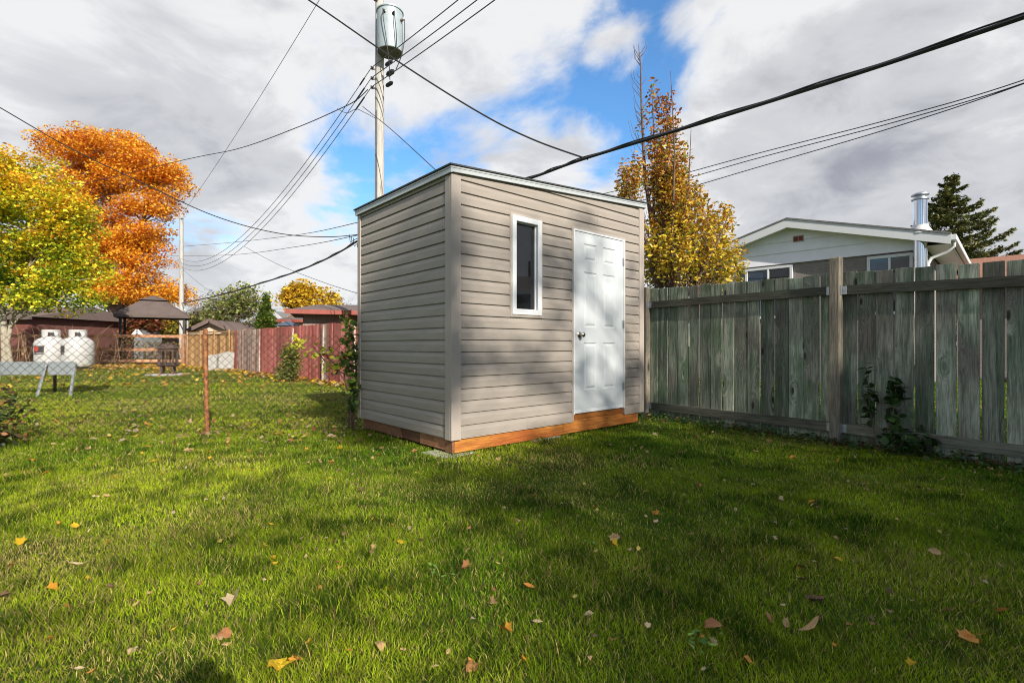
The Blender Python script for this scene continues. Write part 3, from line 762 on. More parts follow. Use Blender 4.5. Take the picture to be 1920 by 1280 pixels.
for z in (lz1-.24, 1.2, lz0+.25):
    hg = MB(); hg.box((lx1-.012, -.0215, z-.045), (lx1+.011, -.0183, z+.045)); hg.tube([(lx1+.004, -.0285, z-.047), (lx1+.004, -.0285, z+.047)], .006, 8)
    hg.build('hinge', M['steel'], door, True)
# paving slabs carrying the shed
for (x, y_, s, lab) in ((.06, .12, .34, 'pale paving slab under the near corner of the shed'), (1.15, .06, .4, 'paving slab under the middle of the shed\'s front beam'), (2.68, .12, .4, 'paving slab under the door end of the shed')):
    m2 = MB(Matrix.Translation(SC) @ Matrix.Rotation(SA+.1, 4, 'Z')); m2.box((x-s/2, y_-s/2, -.03), (x+s/2, y_+s/2, .0195 if x > .5 else .010), .006)
    tag(m2.build('paving_slab', M['concrete']), lab, 'paving slab', 'slabs under the shed')
# ---------------------------------------------------------------- right wooden fence
ang = math.atan2(FD.y, FD.x)
fence = empty('board_fence', FP1, ang, 'weathered green grey board fence at the right with two rails', 'fence')
# local x along the fence toward the camera, local y: + = away from the camera side
POSTS = [0.0, 2.26, 4.60]
def fpost(x, top, rx=0):
    mb = MB(Matrix.Translation((x, -.03, 0)) @ Matrix.Rotation(rx, 4, 'Y')); mb.a = .21+x*.07; 
    mb.box((-.048, -.045, -.05), (.048, .045, top), .01); return mb.build('post', M['post'], fence, True)
fpost(0, 1.72); fpost(2.26, 1.80); fpost(4.6, 1.78)
rb = random.Random(5)
for k in range(2):
    xa, xb = POSTS[k]+.052, POSTS[k+1]-.052
    zt = (1.53, 1.53) if k == 0 else (1.525, 1.46); zb = (.115, .115) if k == 0 else (.115, .08)
    pn = MB(); n = 15 if k == 0 else 16; wv = (xb-xa+.07)/n
    x = xa-.035
    for i in range(n):
        f = (x+wv/2-xa)/(xb-xa)
        top = (1.655+(zt[1]-zt[0])*f if k else 1.70-.05*f)+rb.uniform(-.008, .008)
        g = rb.choice([.006, .009, .012, .014]) ; 
        if (k, i) in ((0, 4),): g = .022
        if (k, i) in ((1, 8),): g = .02
        a0 = x+g*.5; a1 = x+wv-g*.5; tw = rb.uniform(-.004, .004)
        pn.a = rb.uniform(.05, 1)
        pn.M = Matrix.Translation((a0, .022+rb.uniform(-.002, .003), 0)) @ Matrix.Rotation(rb.uniform(-.003, .003), 4, 'Y') @ Matrix.Rotation(rb.uniform(-.03, .03), 4, 'Z')
        pn.box((0, 0, -.03), (a1-a0, .018, top), .003)
        x += wv
    pn.build('board_panel', M['fence'], fence, True)
    for nm, zz_, hh in (('top_rail', zt, .085), ('bottom_rail', zb, .09)):
        rl = MB(); rl.a = rb.uniform(.1, .9)
        z0, z1 = zz_; yy0, yy1 = -.022, .0185
        if nm == 'top_rail': a_, b_ = z0-hh, z1-hh; c_, d_ = z0, z1
        else: a_, b_ = z0, z1; c_, d_ = z0+hh, z1+hh
        rl.add([(xa,yy0,a_),(xb,yy0,b_),(xb,yy1,b_),(xa,yy1,a_),(xa,yy0,c_),(xb,yy0,d_),(xb,yy1,d_),(xa,yy1,c_)], [[0,3,2,1],[4,5,6,7],[0,1,5,4],[1,2,6,5],[2,3,7,6],[3,0,4,7]])
        rl.build(nm, M['fencerail'], fence, True)
        for (xx, z) in ((xa, z0), (xb, z1)):
            br = MB(); s = 1 if xx == xa else -1
            zc = z-.045 if nm == 'top_rail' else z+.045
            br.box((min(xx, xx+s*.035), -.0255, zc-.04), (max(xx, xx+s*.035), -.0224, zc+.04), .001); br.box((xx-s*.003 if s > 0 else xx, -.06, zc-.045), (xx if s > 0 else xx+.003, -.0256, zc+.045))
            br.build('bracket', M['steel'], fence, True)
# ---------------------------------------------------------------- chain-link fence
CA = Vector((-3.26, 5.35, 0)); CD = Vector((1.54, .35, 0)).normalized()
cl = empty('chain_link_fence', CA, math.atan2(CD.y, CD.x), 'rusty chain-link fence with a leaning steel post left of the shed', 'fence')
def cpost(x, h, lean=0):
    mb = MB(); mb.tube([(x, .03, -.05), (x-lean*.5, .03, h*.5), (x-lean, .03, h)], .023, 12); mb.tube([(x-lean, .03, h), (x-lean, .03, h+.012)], [.026, .012], 12); mb.build('post', M['rust'], cl, True)
    mb = MB()
    for z in (.25, .6, .95): mb.tube([(x-lean*z/h+.026*math.cos(a), .03+.026*math.sin(a), z+.003*a) for a in np.linspace(0, 6.28, 9)], .0025, 5)
    mb.build('tie_wire', M['rustwire'], cl, True)
cpost(0, 1.12, .02); cpost(-2.9, 1.10)
cm = MB(); X0, X1, HH, dw, dh = -5.2, 1.62, 1.06, .078, .078
nd = int((X1-X0)/dw)
rr = random.Random(3)
def wob(x, z): return (.012*math.sin(x*1.7+z*2)+.006*math.sin(x*5.1)), .012*math.sin(x*2.3+1)*(z/HH)
for i in range(-int(HH/dh), nd+int(HH/dh)+1):
    for s in (1, -1):
        pts = []
        x = X0+i*dw
        K = int(HH/dh*2)
        for j in range(K+1):
            z = j*dh/2; xx = x+s*(j*dw/2) + (0 if s > 0 else 0)
            if xx < X0 or xx > X1: 
                if pts: break
                continue
            wy, wz = wob(xx, z); pts.append((xx, wy+.002*s, .02+z+wz))
        if len(pts) > 1: cm.tube(pts[::2] + ([pts[-1]] if len(pts) % 2 == 0 else []), .0023, 3, False)
cm.build('wire_mesh', M['rustwire'], cl, True)
# ---------------------------------------------------------------- generic plant builder
def plant(root, lobes, nclus, lpc, size, pal, crad=(.5, .5, .3), trunk=None, bark='bark', seed=1, shape=DIAM, tilt=.9, nbr=60, br=.05, shell=.5, upright=False, colfn=None, mat='leaf', asp=1.0, leafname='crown', twigs=0, trunkname='trunk'):
    r = np.random.default_rng(seed)
    wts = np.array([l[2] if len(l) > 2 else l[1][0]*l[1][1]*l[1][2] for l in lobes], float); wts /= wts.sum()
    idx = r.choice(len(lobes), nclus, p=wts)
    d = r.normal(0, 1, (nclus, 3)); d /= np.linalg.norm(d, axis=1)[:, None]
    rad = (shell**3+(1-shell**3)*r.random(nclus))**(1/3)
    Cc = np.array([lobes[i][0] for i in idx]) + d*rad[:, None]*np.array([lobes[i][1] for i in idx])
    mult = (.35+1.3*r.random(nclus)); cnt = np.maximum(3, (lpc*mult)).astype(int)
    rep = np.repeat(np.arange(nclus), cnt); n = len(rep)
    q = r.normal(0, 1, (n, 3)); q *= (np.minimum(1.6, np.linalg.norm(q, axis=1))/np.linalg.norm(q, axis=1))[:, None]
    P = Cc[rep]+q*np.array(crad)*mult[rep][:, None]**.4*.62
    P[:, 2] = np.maximum(P[:, 2], .05)
    S = size*(.6+.8*r.random(n))
    V = leaf_blocks(P, S, tilt, shape, asp, r)
    if colfn is not None: C = colfn(P, rep, r, Cc)
    else:
        C = palcol(pal, n, r, .2); cb = (.7+.6*r.random(nclus))[rep]; C = C*cb[:, None]
    crown = np_mesh(leafname, V, [list(range(len(shape)))], len(shape), np.clip(C, 0, 1), M[mat], root)
    if trunk:
        mb = MB()
        for pts, rd in trunk: mb.tube(pts, rd, 10)
        tp = [(Vector(p), rd[i] if hasattr(rd, '__len__') else rd) for pts, rd in trunk for i, p in enumerate(pts)]
        # dense sample of trunk points
        dense = []
        for pts, rd in trunk:
            for i in range(len(pts)-1):
                for u in np.linspace(0, 1, 6): dense.append((Vector(pts[i]).lerp(Vector(pts[i+1]), u), (rd[i]*(1-u)+rd[i+1]*u)))
        for j in r.permutation(nclus)[:nbr]:
            c = Vector(Cc[j])
            if upright: cand = [q_ for q_ in dense if q_[0].z < c.z-.5*(c.z*.5)]
            else: cand = [q_ for q_ in dense if q_[0].z < c.z-.25*((q_[0]-c).xy.length)]
            if not cand: cand = dense[:3]
            b = min(cand, key=lambda q_: (q_[0]-c).length + (0 if not upright else abs((q_[0]-c).z)*-.6))
            p0 = b[0]; L = (c-p0).length
            if L < .1: continue
            md_ = p0.lerp(c, .5)+Vector((r.normal(0, .06)*L, r.normal(0, .06)*L, (.10 if not upright else -.12)*L))
            q1 = p0.lerp(md_, .5)+Vector((r.normal(0, .03)*L, r.normal(0, .03)*L, 0)); r0 = min(b[1]*.6, br*(.4+.25*L))
            mb.tube([p0, q1, md_, md_.lerp(c, .5)+Vector((0, 0, r.normal(.02, .03)*L)), c], [r0, r0*.8, r0*.55, r0*.35, r0*.15], 6)
            for k in range(twigs):
                e_ = c+Vector(r.normal(0, 1, 3)*np.array(crad)*.8); mb.tube([md_.lerp(c, .6), e_], [r0*.3, r0*.08], 4, False)
        mb.build(trunkname, M[bark], root)
    return crown
def mr_(px, Z): return px*Z/F
def lobe(px, py, Z, rx, rz_, ry=None, w_=None):
    c = W(px, py, Z); a = mr_(rx, Z); b = mr_(rz_, Z)
    l = [np.array(c), np.array([a, ry if ry else a*.9, b])]
    if w_: l.append(w_)
    return l
# orange maple
Zm = 40
base = W(217, HY, Zm); base.z = 0
om = empty('maple_tree', base, 0, 'tall orange maple behind the brown gazebo', 'tree')
def omcol(P, rep, r, Cc):
    n = len(P); cb = r.random(len(Cc)); 
    pal = np.array([(.88, .37, .035), (.90, .47, .04), (.82, .28, .03), (.60, .14, .02), (.90, .52, .04), (.40, .09, .025)])
    w_ = cb[rep]; i = np.where(w_ < .35, r.choice([0, 1, 4], n), np.where(w_ < .7, r.choice([0, 1, 1, 2], n), r.choice([0, 1, 2, 3, 5], n)))
    C = pal[i]*(.75+.5*r.random((n, 1)))
    lo = P[:, 2] < W(0, 520, Zm).z; C[lo] = C[lo]*.5+.5*np.array([.85, .44, .03])
    return C
T0 = Vector(base)
def tp(px, py, Z, dy=0): v = W(px, py, Z); v.y += dy; return v
trunkO = [([T0, tp(217, 590, Zm), tp(212, 560, Zm), tp(205, 500, Zm), tp(205, 400, Zm), tp(200, 300, Zm)], [.55, .48, .38, .26, .17, .06]),
          ([tp(216, 585, Zm), tp(228, 545, Zm, .3), tp(240, 480, Zm, .5), tp(265, 400, Zm, .4), tp(290, 320, Zm)], [.34, .26, .2, .13, .05]),
          ([tp(214, 585, Zm), tp(190, 555, Zm, -.3), tp(155, 520, Zm, -.5), tp(120, 440, Zm, -.5)], [.28, .2, .15, .06]),
          ([tp(222, 580, Zm), tp(250, 550, Zm, -.6), tp(300, 530, Zm, -1)], [.2, .15, .05])]
plant(om, [lobe(140, 283, Zm, 56, 36), lobe(210, 283, Zm, 70, 36), lobe(285, 312, Zm, 52, 34), lobe(150, 345, Zm, 60, 34), lobe(240, 335, Zm, 55, 26), lobe(315, 355, Zm, 38, 28), lobe(280, 395, Zm, 52, 22), lobe(165, 400, Zm, 62, 34), lobe(275, 445, Zm, 55, 24), lobe(195, 455, Zm, 70, 26), lobe(130, 480, Zm, 70, 60), lobe(255, 492, Zm, 58, 22), lobe(262, 545, Zm, 80, 30), lobe(190, 540, Zm, 60, 30), lobe(320, 555, Zm, 35, 22), lobe(310, 480, Zm, 22, 14)],
      640, 185, .175, None, (1.0, 1.0, .50), trunkO, 'bark', 3, DIAM, .8, 300, .15, .45, colfn=omcol)
# yellow-green maple
Zg = 20
gb = W(10, HY, Zg); gb.z = 0
gm = empty('maple_tree', gb, 0, 'yellow and green maple with pale trunks at the left edge', 'tree')
def gmcol(P, rep, r, Cc):
    n = len(P); h = (P[:, 2]-W(0, 600, Zg).z)/(W(0, 270, Zg).z-W(0, 600, Zg).z)
    xx = (P[:, 0]-W(0, 0, Zg).x)/(W(200, 0, Zg).x-W(0, 0, Zg).x)
    k = h*.80+.03+.33*(xx)+r.normal(0, .20, n)+(r.normal(0, .22, len(Cc)))[rep]
    pal = np.array([(.14, .25, .02), (.32, .42, .03), (.68, .64, .04), (.85, .64, .03), (.85, .42, .03)])
    i = np.clip((k*4.4).astype(int), 0, 4); C = pal[i]*(.7+.6*r.random((n, 1)))
    return C
trG = [([gb, tp(8, 620, Zg), tp(2, 560, Zg), tp(-8, 480, Zg), tp(0, 380, Zg)], [.12, .11, .10, .08, .04]), ([gb+Vector((.25, 0, 0)), tp(14, 640, Zg), tp(28, 580, Zg), tp(55, 500, Zg), tp(80, 400, Zg)], [.09, .08, .07, .05, .03]),
       ([tp(6, 580, Zg), tp(-30, 500, Zg), tp(-60, 400, Zg)], [.1, .07, .03])]
plant(gm, [lobe(25, 325, Zg, 90, 42), lobe(-60, 370, Zg, 110, 90), lobe(60, 400, Zg, 95, 70), lobe(118, 430, Zg, 55, 55), lobe(80, 490, Zg, 100, 62), lobe(135, 520, Zg, 52, 48), lobe(20, 540, Zg, 90, 48), lobe(95, 560, Zg, 80, 25), lobe(-70, 520, Zg, 80, 60)],
      560, 115, .122, None, (.56, .56, .28), trG, 'barkpale', 5, DIAM, .8, 190, .07, .3, colfn=gmcol)
# columnar pear behind the shed
Zp = 9.6
pb = W(1262, HY, Zp); pb.z = 0
pt = empty('pear_tree', pb, 0, 'narrow upright tree with yellow and rust leaves behind the shed', 'tree')
def pcol(P, rep, r, Cc):
    n = len(P); h = (P[:, 2]-W(0, 540, Zp).z)/(W(0, 180, Zp).z-W(0, 540, Zp).z)
    k = h*.95+.06+r.normal(0, .20, n)+(r.normal(0, .12, len(Cc)))[rep]
    pal = np.array([(.70, .54, .05), (.66, .43, .04), (.58, .33, .04), (.54, .23, .04), (.44, .15, .035)])
    i = np.clip((k*4.6).astype(int), 0, 4); C = pal[i]*(.65+.6*r.random((n, 1))); g = r.random(n) < .12; C[g] = np.array([.2, .26, .03]); return C
rp = random.Random(9); trP = [([pb, tp(1232, 480, Zp), tp(1209, 330, Zp), tp(1203, 200, Zp), tp(1201, 120, Zp), tp(1197, 84, Zp)], [.07, .05, .032, .02, .01, .004])]
for (a, b_, c_, d_) in [(1245, 470, 1252, 175), (1262, 480, 1278, 262), (1250, 450, 1236, 170), (1230, 470, 1180, 300), (1275, 500, 1310, 330), (1300, 520, 1345, 405), (1290, 520, 1368, 420), (1262, 450, 1270, 260), (1215, 480, 1165, 350), (1225, 420, 1222, 160), (1300, 500, 1390, 460), (1240, 400, 1245, 200)]:
    dy = rp.uniform(-.7, .7); trP.append(([pb+Vector((0, 0, .4)), tp(a, b_, Zp, dy*.5), tp((a+c_)/2+rp.uniform(-5, 5), (b_+d_)/2, Zp, dy), tp(c_, d_, Zp, dy)], [.05, .028, .014, .004]))
for i in range(34):
    py_ = rp.uniform(100, 330); px_ = 1200+8*(py_-100)/230+rp.uniform(-1, 1); sgn = rp.choice((-1, 1)); a_ = tp(px_, py_, Zp); L_ = rp.uniform(.12, .5)*(.5+(py_-90)/200)
    trP.append(([a_, a_+Vector((sgn*L_*.35, rp.uniform(-.2, .2)*L_, L_*.45)), a_+Vector((sgn*L_*.45, rp.uniform(-.3, .3)*L_, L_))], [.006, .004, .002]))
plant(pt, [lobe(1252, 240, Zp, 16, 62, .25, 1.1), lobe(1255, 320, Zp, 34, 70, .5, 3.0), lobe(1268, 400, Zp, 48, 66, .7, 4.0), lobe(1272, 475, Zp, 68, 62, .9, 5.0), lobe(1208, 200, Zp, 6, 60, .12, .22), lobe(1340, 430, Zp, 26, 42, .4, 1.4), lobe(1345, 500, Zp, 42, 40, .6, 2.2), lobe(1184, 345, Zp, 22, 50, .4, 1.4), lobe(1225, 300, Zp, 14, 60, .3, .35), lobe(1200, 220, Zp, 7, 90, .15, .12), lobe(1225, 480, Zp, 40, 60, .6, 2), lobe(1362, 400, Zp, 10, 30, .2, .3), lobe(1230, 185, Zp, 8, 30, .15, .15)],
      700, 27, .074, None, (.11, .16, .24), trP, 'twig', 8, HEXL, 1.4, 420, .010, .0, upright=True, colfn=pcol, asp=.75, twigs=1)
# spruce
Zs = 21
sb = W(1784, HY, Zs); sb.z = 0
st_ = empty('spruce_tree', sb, 0, 'dark green spruce behind the white house roof', 'tree')
def spruce(root, b, H, Rb, seed):
    r = random.Random(seed); nr = np.random.default_rng(seed); tb = MB(); tb.tube([b, b+Vector((0, 0, H*.6)), b+Vector((0, 0, H))], [.16, .09, .015], 8)
    P = []; A = []
    z = H*.12
    while z < H*.995:
        k = 1-z/H; L0 = Rb*min(1, (k*1.75+.09))
        for j in range(9):
            a = r.uniform(0, 6.28); L = L0*r.uniform(.6, 1.15)
            if L < .05: L = .08
            d_ = Vector((math.cos(a), math.sin(a), 0)); c0 = b+Vector((0, 0, z))
            def pt_(u): return c0+d_*(L*u)+Vector((0, 0, L*(-.22*u+.32*u*u*u)))
            tb.tube([pt_(0), pt_(.5), pt_(1)], [.028*k+.008, .018*k+.005, .004], 5, False)
            m_ = max(14, int(150*L))
            for q in range(m_):
                u = r.random()**.6; p = pt_(u); sd = Vector((-d_.y, d_.x, 0))*r.gauss(0, .16*(L+.3)*(1.15-u)); P.append(p+sd+Vector((0, 0, r.gauss(0, .035)-abs(sd.length)*.15)))
        z += .24+.22*k
    P = np.array(P); n = len(P)
    V = leaf_blocks(P, .12+.10*nr.random(n), .7, DIAM, .5, nr)
    C = palcol([(.17, .19, .05), (.11, .14, .05), (.24, .21, .06), (.08, .10, .04)], n, nr)
    np_mesh('crown', V, [[0, 1, 2, 3]], 4, C, M['leaf_spruce'], root); tb.build('trunk', M['bark'], root)
spruce(st_, sb, W(0, 331, Zs).z, 2.7, 4)
# background trees on the left
def bgtree(name, label, px, Z, lobes, pal, seed, leaf=.2, ncl=120, lpc=60, bark='bark', nbr=60, crad=(.8, .8, .5), tr=.18, shell=.45, twigs=2, group=None):
    b = W(px, HY, Z); b.z = 0; root = empty(name, b, 0, label, 'tree', group)
    top = min(l[1] for l in lobes)
    trunk = [([b, tp(px, 600, Z), tp(px+3, (600+top)/2, Z), tp(px-2, top+8, Z)], [tr, tr*.8, tr*.5, tr*.15])]
    plant(root, [lobe(l[0], l[1], Z, l[2], l[3], None, l[4] if len(l) > 4 else None) for l in lobes], ncl, lpc, leaf, pal, crad, trunk, bark, seed, DIAM, .9, nbr, .07, shell, twigs=twigs)
    return root
bgtree('shade_tree', 'green loose-leaved tree above the brown hip roof', 445, 33, [(430, 575, 32, 32), (465, 560, 26, 25), (415, 590, 22, 22), (480, 585, 16, 22)], [(.16, .22, .04), (.26, .30, .07), (.34, .34, .10), (.28, .26, .10)], 21, .17, 130, 34, crad=(.75, .75, .5), nbr=120, twigs=3)
bgtree('maple_tree', 'small yellow maple far behind the red board fence', 570, 42, [(530, 560, 14, 14), (575, 540, 26, 10), (615, 570, 24, 22), (595, 585, 30, 14), (560, 560, 20, 20, 4)], [(.68, .48, .03), (.72, .52, .05), (.60, .34, .03)], 22, .26, 150, 55, nbr=120, crad=(.8, .8, .5), twigs=3)
for i, (px, Z, top, lab) in enumerate([(372, 70, 572, 'bare grey tree at the horizon right of the gazebo'), (392, 64, 580, 'low bare tree between the gazebo and the green tree'), (655, 60, 582, 'bare treetop above the red roof beside the shed'), (175, 60, 590, 'bare tree seen under the orange maple'), (352, 75, 590, 'bare tree at the horizon just right of the gazebo roof')]):
    bgtree('bare_tree', lab, px, Z, [(px, top+14, 18, 14), (px-8, top+26, 16, 14), (px+10, top+26, 16, 14)], [(.16, .13, .12), (.22, .19, .16)], 30+i, .16, 110, 10, nbr=110, crad=(1.6, 1.6, 1.2), tr=.25, twigs=6, group='bare trees on the horizon')
bgtree('golden_tree', 'yellow tree seen beneath the gazebo roof', 305, 40, [(300, 610, 26, 16), (325, 605, 18, 18), (285, 625, 14, 10)], [(.62, .42, .03), (.45, .40, .05), (.25, .25, .05)], 41, .24, 90, 60)
bgtree('rust_tree', 'dark red tree seen beneath the left half of the gazebo', 277, 37, [(277, 600, 16, 12), (262, 612, 14, 10)], [(.25, .05, .03), (.35, .10, .03), (.2, .12, .04)], 42, .22, 60, 50)
bgtree('orange_tree', 'small orange tree between the tan house and the red roof', 567, 26, [(567, 598, 14, 7), (560, 604, 10, 6)], [(.6, .25, .06), (.5, .2, .1), (.6, .35, .1)], 43, .13, 40, 40, crad=(.4, .4, .2), tr=.06)
bgtree('hedge_tree', 'green tree behind the gazebo between roof and cedar fence', 375, 46, [(372, 606, 22, 12), (392, 600, 16, 14)], [(.22, .24, .07), (.3, .28, .08), (.16, .17, .08)], 44, .24, 70, 45)
# cedar cone
cb_ = W(499, HY, 23); cb_.z = 0
ce = empty('cedar_tree', cb_, 0, 'small pointed green cedar above the red fence', 'tree')
plant(ce, [lobe(500, 606, 23, 15, 18, None, 4), lobe(499, 585, 23, 9, 18, None, 2), lobe(499, 566, 23, 4, 13, None, .6), lobe(487, 606, 23, 8, 10, None, .5)], 150, 60, .09, [(.13, .20, .02), (.09, .15, .02), (.2, .22, .03), (.06, .10, .02)], (.14, .14, .16), [([cb_, tp(499, 570, 23)], [.08, .02])], 'bark', 51, DIAM, 1.2, 10, .02, .3)
# ---------------------------------------------------------------- shrubs and vines
vb = W(662, HY, 5.75); vb.z = 0
vine = empty('grape_vine', vb, 0, 'climbing vine with yellow and green leaves against the shed\'s back corner', 'vine')
stems = [([vb, tp(664, 740, 5.7), tp(668, 690, 5.75), tp(662, 640, 5.7)], [.014, .012, .01, .005]), ([vb, tp(650, 720, 5.6), tp(625, 680, 5.6), tp(600, 660, 5.6)], [.012, .009, .006, .003]), ([vb+Vector((-.05, 0, 0)), tp(655, 760, 5.7), tp(645, 700, 5.7), tp(620, 690, 5.65), tp(580, 640, 5.65), tp(545, 640, 5.6)], [.012, .01, .008, .006, .004, .002])]
def vcol(P, rep, r, Cc):
    n = len(P); xr = (P[:, 0]/P[:, 1]*F+960); k = np.clip((660-xr)/60, 0, 1)+r.normal(0, .2, n)
    C = np.where((k > .5)[:, None], palcol([(.62, .56, .04), (.55, .56, .06), (.45, .46, .05)], n, r), palcol([(.07, .14, .025), (.12, .22, .03), (.25, .34, .05), (.04, .08, .02)], n, r))
    red = r.random(n) < .03; C[red] = (.45, .05, .05); return C
plant(vine, [lobe(658, 660, 5.7, 16, 55, .12, 5), lobe(664, 740, 5.7, 9, 45, .1, 2.5), lobe(625, 680, 5.6, 25, 30, .1, 1.1), lobe(590, 655, 5.6, 40, 35, .08, .9), lobe(555, 650, 5.6, 18, 20, .06, .3), lobe(650, 600, 5.7, 14, 20, .1, .35)], 105, 5, .058, None, (.05, .04, .06), stems, 'twig', 61, HEXL, 1.3, 75, .005, .1, colfn=vcol, asp=1.3, leafname='foliage', trunkname='stem')
sb2 = W(545, HY, 13.2); sb2.z = 0
sh = empty('shrub', sb2, 0, 'small green shrub growing in front of the red fence', 'shrub')
plant(sh, [lobe(546, 670, 13.2, 13, 22, None, 3), lobe(540, 694, 13.2, 17, 12, None, 2), lobe(556, 690, 13.2, 12, 14)], 90, 30, .06, [(.10, .17, .03), (.2, .24, .04), (.06, .11, .025), (.34, .30, .06)], (.16, .16, .16), [([sb2, tp(546, 670, 13.2)], [.02, .01])], 'twig', 62, HEXL, 1.1, 40, .012, .2, leafname='foliage', trunkname='stem')
lb = Vector((-4.95, 4.75, 0))
bu = empty('bramble_bush', lb, 0, 'dark leafy bramble at the left edge in front of the chain-link', 'bush')
plant(bu, [(np.array([-5.05, 4.8, .26]), np.array([.36, .25, .27])), (np.array([-4.83, 4.55, .10]), np.array([.22, .22, .10]), .012)], 90, 14, .05, [(.06, .09, .02), (.12, .14, .03), (.04, .06, .02), (.3, .12, .04), (.10, .06, .03)], (.10, .10, .09), [([lb, lb+Vector((-.05, 0, .4))], [.01, .005])], 'twig', 63, HEXL, 1.1, 90, .008, .2, leafname='foliage', trunkname='stem', twigs=1)
cb2 = FP1+FD*2.62-FN*.10; cb2.z = 0
cr = empty('climbing_plant', cb2, 0, 'dark green creeper climbing the board fence beside the middle post', 'creeper')
def onf(s, z, o=.06): v = FP1+FD*s-FN*o; return Vector((v.x, v.y, z))
cst = [([cb2, onf(2.55, .35), onf(2.52, .75)], [.006, .005, .003]), ([cb2, onf(2.72, .3), onf(2.75, .62)], [.006, .005, .003]), ([cb2, onf(2.85, .12), onf(3.1, .2)], [.006, .005, .003])]
plant(cr, [(np.array(onf(2.53, .5)), np.array([.05, .05, .28]), 2), (np.array(onf(2.74, .42)), np.array([.07, .07, .26]), 3.2), (np.array(onf(2.85, .14, .12)), np.array([.25, .2, .07]), 3)], 95, 4, .062, [(.035, .075, .02), (.05, .11, .03), (.025, .05, .015), (.08, .15, .04)], (.04, .04, .05), cst, 'twig', 64, HEXL, 1.2, 70, .004, .1, asp=1.3, leafname='foliage', trunkname='stem')
bb = W(100, HY, 19); bb.z = 0
tg = empty('bare_shrub', bb, 0, 'thicket of bare tan twigs behind the propane tanks', 'shrub')
mbt = MB(); r_ = random.Random(4)
for i in range(90):
    x = bb.x+r_.gauss(0, .9); y_ = bb.y+r_.gauss(0, .5); L = r_.uniform(.9, 2.0); a = r_.uniform(0, 6.28); ln = r_.uniform(.2, .9)
    p0 = Vector((x, y_, 0)); p2 = p0+Vector((math.cos(a)*ln*L, math.sin(a)*ln*.5, L*.9)); p1 = p0.lerp(p2, .5)+Vector((0, 0, .25*L)); mbt.tube([p0, p1, p2], [.008, .005, .002], 4, False)
mbt.build('branches', M['twigtan'], tg)
# ---------------------------------------------------------------- board fences on the left
RF0 = Vector((-10.72, 19.4, 0)); RFD = Vector((.686, -.727, 0)).normalized()
rf = empty('red_board_fence', RF0, math.atan2(RFD.y, RFD.x), 'faded red board fence running behind the shed, paint flaking', 'fence')
rr = random.Random(12)
x = 0; sec = [(0, .35, 'redboard'), (.35, 3.1, 'bareboard'), (3.1, 8.1, 'redboard'), (8.1, 8.5, 'bareboard'), (8.5, 13.6, 'redboard')]
for a, b_, mname in sec:
    mb = MB(); x = a
    while x < b_-.02:
        w_ = .115; mb.a = rr.uniform(.05, 1); lean = rr.uniform(-.01, .01)
        mb.M = Matrix.Translation((x, 0, 0)) @ Matrix.Rotation(lean+.004*x, 4, 'Y'); mb.box((0, 0, -.02), (w_-.009, .018, 1.53-.0*x+rr.uniform(-.02, .02)))
        x += w_
    mb.build('board_panel', M[mname], rf, True)
mb = MB(); mb.a = .4
for z in (.3, 1.25): mb.box((0, .02, z), (13.6, .06, z+.09))
mb.build('rail', M['redboard'], rf, True)
for x, ln in ((3.05, 0), (5.9, .2), (8.3, .05), (10.2, -.03)):
    mb = MB(Matrix.Translation((x, -.03, 0)) @ Matrix.Rotation(ln, 4, 'Y')); mb.a = .5; mb.box((-.03, -.02, 0), (.03, .02, 1.5)); mb.build('post', M['bareboard'], rf, True)
# cedar fence closing the yard behind
cf0 = W(352, HY, 22.5); cf0.z = 0; cf1 = Vector((-10.55, 19.9, 0)); dcf = (cf1-cf0)
cf = empty('cedar_board_fence', cf0, math.atan2(dcf.y, dcf.x), 'new tan cedar board fence at the far end of the lawn', 'fence')
mb = MB(); x = 0
while x < dcf.length: mb.a = rr.uniform(.1, 1); mb.box((x, 0, .0), (x+.132, .02, 1.42)); x += .14
mb.build('board_panel', M['cedar'], cf, True)
mb = MB(); mb.a = .3; mb.box((0, -.03, 1.42), (dcf.length, .04, 1.46)); mb.box((0, .02, 1.50), (dcf.length, .03, 1.56)); mb.build('cap_rail', M['cedar'], cf, True)
for k in range(5):
    mb = MB(); mb.a = .5; mb.box((k*dcf.length/4-.045, -.05, 0), (k*dcf.length/4+.045, -.0305, 1.62)); mb.build('post', M['cedar'], cf, True)
# pale panel leaning on it
for px, wpx, top, lab in ((396, 26, 664, 'pale concrete slab leaning below the cedar fence, the lower one'), (421, 32, 659, 'taller pale concrete slab leaning beside the red fence')):
    p = W(px, HY, 19.2); mb = MB(Matrix.Translation((p.x, p.y, 0)) @ Matrix.Rotation(-.1, 4, 'X')); ww = wpx*19.2/F/2; ht = W(0, top, 19.2).z
    mb.add([(-ww, 0, 0), (ww, 0, 0), (ww, .05, 0), (-ww, .05, 0), (-ww, 0, ht*.86), (ww*.1, 0, ht), (ww, 0, ht*.97), (-ww, .05, ht*.86), (ww*.1, .05, ht), (ww, .05, ht*.97)], [[0, 1, 6, 5, 4], [3, 7, 8, 9, 2], [0, 4, 7, 3], [1, 2, 9, 6], [4, 5, 8, 7], [5, 6, 9, 8], [0, 3, 2, 1]])
    tag(mb.build('leaning_slab', M['concrete']), lab, 'slab', 'slabs leaning by the far fence')
